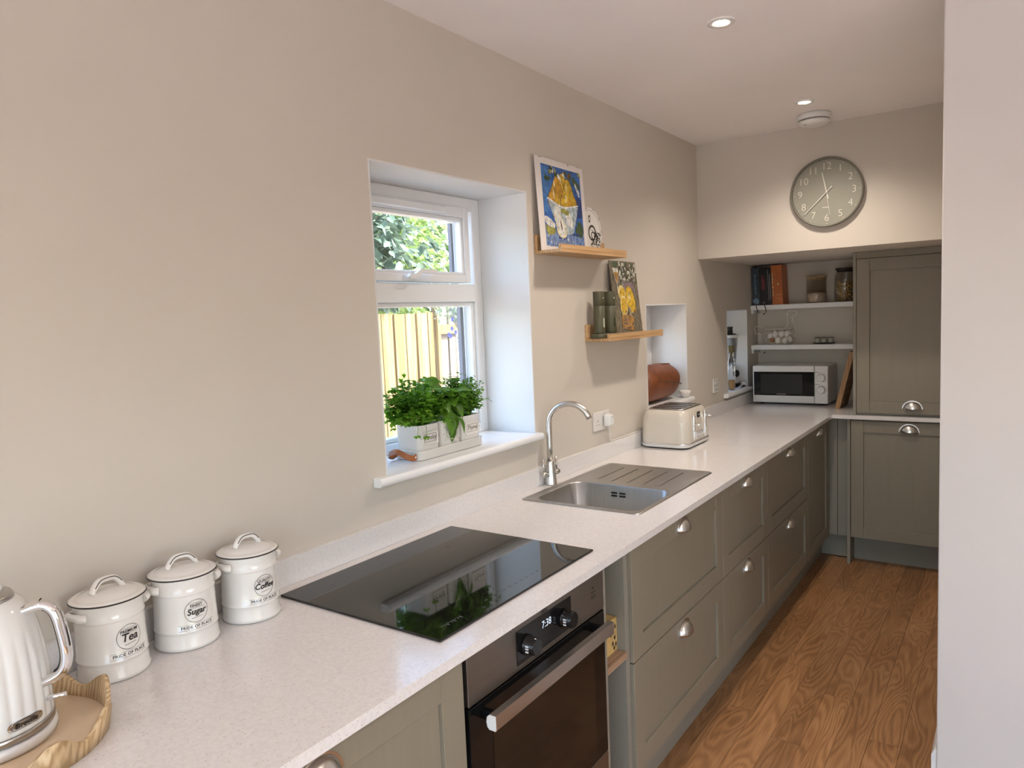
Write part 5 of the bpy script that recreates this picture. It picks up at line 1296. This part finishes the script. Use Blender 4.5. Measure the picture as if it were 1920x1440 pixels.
for z_ in (.25, .85, 1.45): bx('rail', 'fence_wood', fe, -2.06, -2.001, 1.9, 4.35, z_, z_+.07)
bx('post', 'fence_wood', fe, -2.0, -1.955, 4.00, 4.035, -.05, 1.72, bev=.003)
for a_, b_, m_, x_ in ((4.045, 4.20, 'fence_shaded', -2.03), (4.205, 4.29, 'fence_shaded', -2.02), (4.295, 4.355, 'fence_wood', -1.99)):
    bx('board', m_, fe, x_-.02, x_, a_, b_, -.05, 1.75, bev=.003)
tag(bx('garden_wall', 'render_white', None, -2.4, -2.1, 4.37, 7.5, -.05, 1.60, bev=.01), 'white rendered garden wall right of the fence', 'wall')
# big pale-leaved shrub and bright tree over the fence
LBIG = [leaf_mesh('shrub_leaf', L, W_, 'leaf_blue', .12, 3, .18) for L, W_ in ((.095, .030), (.08, .026), (.065, .021))]
def tree(name, label, base, crown_c, crown_r, mat, nleaf, L, Wd, seed, parts=0, pm=None, shell=.6):
    t_ = thing(name, base, label, 'tree'); g = random.Random(seed)
    bm = nb(); tube(bm, catmull([Vector(base), Vector(base)*.4+Vector(crown_c)*.6+Vector((.06, .05, -.2)), Vector(crown_c)], 6), lambda s: .07-.04*s, 8)
    for k in range(14):
        d = Vector((g.uniform(-1, 1), g.uniform(-1, 1), g.uniform(-.3, 1))).normalized()
        e = Vector(crown_c)+Vector((d.x*crown_r[0], d.y*crown_r[1], d.z*crown_r[2]))*.85; m_ = (Vector(crown_c)+e)/2+Vector((0, 0, .1))
        tube(bm, catmull([Vector(crown_c)-Vector((0, 0, .2)), m_, e], 4), lambda s: .022-.015*s, 5)
    finish(bm, 'trunk', 'bark', t_)
    bl2 = nb()
    for k in range(nleaf):
        d = Vector((g.gauss(0, 1), g.gauss(0, 1), g.gauss(0, 1))).normalized(); rr_ = shell+(1-shell)*g.random()
        p = Vector(crown_c)+Vector((d.x*crown_r[0], d.y*crown_r[1], d.z*crown_r[2]))*rr_*(1+.15*math.sin(5*d.y+3*d.z))
        dd = (d*.5+Vector((g.uniform(-1, 1), g.uniform(-1, 1), g.uniform(-1, .5)))); add_leaf(bl2, p, dd, Vector((g.uniform(-.4, .6), g.uniform(-.4, .4), 1)), L*g.uniform(.7, 1.2), Wd*g.uniform(.8, 1.2), .12, 2, .2)
    o = finish(bl2, 'foliage', mat, t_, normals=False); o['kind'] = 'stuff'
    return t_, g
t1, g = tree('leafy_shrub', 'big shrub with pale blue-green leaves hanging over the fence', (-2.6, 3.2, -.05), (-2.55, 3.45, 2.15), (.65, .85, .62), 'leaf_blue', 2600, .11, .034, 3)
for k in range(290):
    # large leaves on the side facing the house
    d = Vector((1, g.uniform(-.95, .75), g.uniform(-.95, .95))).normalized(); p = Vector((-2.55+d.x*.70, 3.45+d.y*1.0, 2.15+d.z*.72))
    if p.x < -2.0 and p.z < 1.6: p.x = -1.93
    o = bpy.data.objects.new('leaf', LBIG[g.randint(0, 2)]); COL.objects.link(o); o.parent = t1; o.location = p-ORG[t1]; o.rotation_euler = (g.uniform(-.6, .6), g.uniform(.2, 1.3), g.uniform(-1.6, 1.6))
tree('bright_tree', 'sunlit yellow-green tree behind the fence to the right', (-4.3, 5.3, -.05), (-4.15, 5.25, 2.4), (.9, 1.1, 1.1), 'leaf_bright', 5200, .10, .030, 8)
tree('dark_tree', 'darker green tree filling the background behind the fence', (-6.9, 6.4, -.05), (-6.7, 6.2, 2.9), (1.2, 4.0, 2.4), 'leaf_dark', 8000, .21, .068, 12)
hbk = thing('hanging_basket', (-1.0, 3.18, 1.45), 'hanging basket of blue flowers outside the window', 'basket')
bm = nb(); lathe(bm, [(.03, 0), (.09, .03), (.125, .09), (.135, .14), (.128, .14), (.11, .09)], (-1.0, 3.19, 1.475), 24); finish(bm, 'wicker_bowl', 'wicker', hbk)
bm = nb()
for a_ in (0, 2.1, 4.2): tube(bm, [(-1.0+.13*math.cos(a_), 3.19+.13*math.sin(a_), 1.61), (-1.0, 3.19, 2.2)], .002, 5)
finish(bm, 'chain', 'black_plastic', hbk)
bm = nb(); tube(bm, [(-WT-.0005, 3.19, 2.2), (-1.01, 3.19, 2.21)], .008, 8); tube(bm, [(-WT-.0005, 3.19, 1.95), (-.7, 3.19, 2.2)], .006, 8); finish(bm, 'bracket_arm', 'black_plastic', hbk)
bm = nb()
for k in range(420):
    a_ = g.uniform(0, 2*PI); r_ = .05+.13*math.sqrt(g.random()); z_ = 1.64-.9*max(0, r_-.11)+g.uniform(-.03, .07)
    add_leaf(bm, Vector((-1.0+r_*math.cos(a_), 3.15+r_*math.sin(a_)*1.1, z_)), Vector((g.uniform(-1, 1), g.uniform(-1, 1), g.uniform(-1, .6))), Vector((0, 0, 1)), .032, .010, .1, 2, .2)
for k in range(120):
    s = g.random(); add_leaf(bm, Vector((-.93+g.uniform(-.03, .03), 3.02+.05*g.gauss(0, 1), 1.62-.18*s)), Vector((g.uniform(-1, 1), g.uniform(-1, 1), g.uniform(-1, .6))), Vector((0, 0, 1)), .030, .010, .1, 2, .2)
o = finish(bm, 'foliage', 'leaf_silver', hbk, normals=False); o['kind'] = 'stuff'
for x_, y_, z_ in ((-.93, 2.885, 1.475), (-.92, 2.93, 1.485), (-.94, 2.925, 1.505), (-.93, 2.92, 1.555), (-.92, 2.985, 1.53), (-.93, 2.90, 1.468)):
    bm = nb()
    for k in range(5): add_leaf(bm, Vector((x_, y_, z_)), Vector((.5, math.cos(k*1.257), math.sin(k*1.257))), Vector((1, 0, 0)), .016, .008, .1, 2, .1)
    finish(bm, 'flower', 'flower_blue', hbk, normals=False)
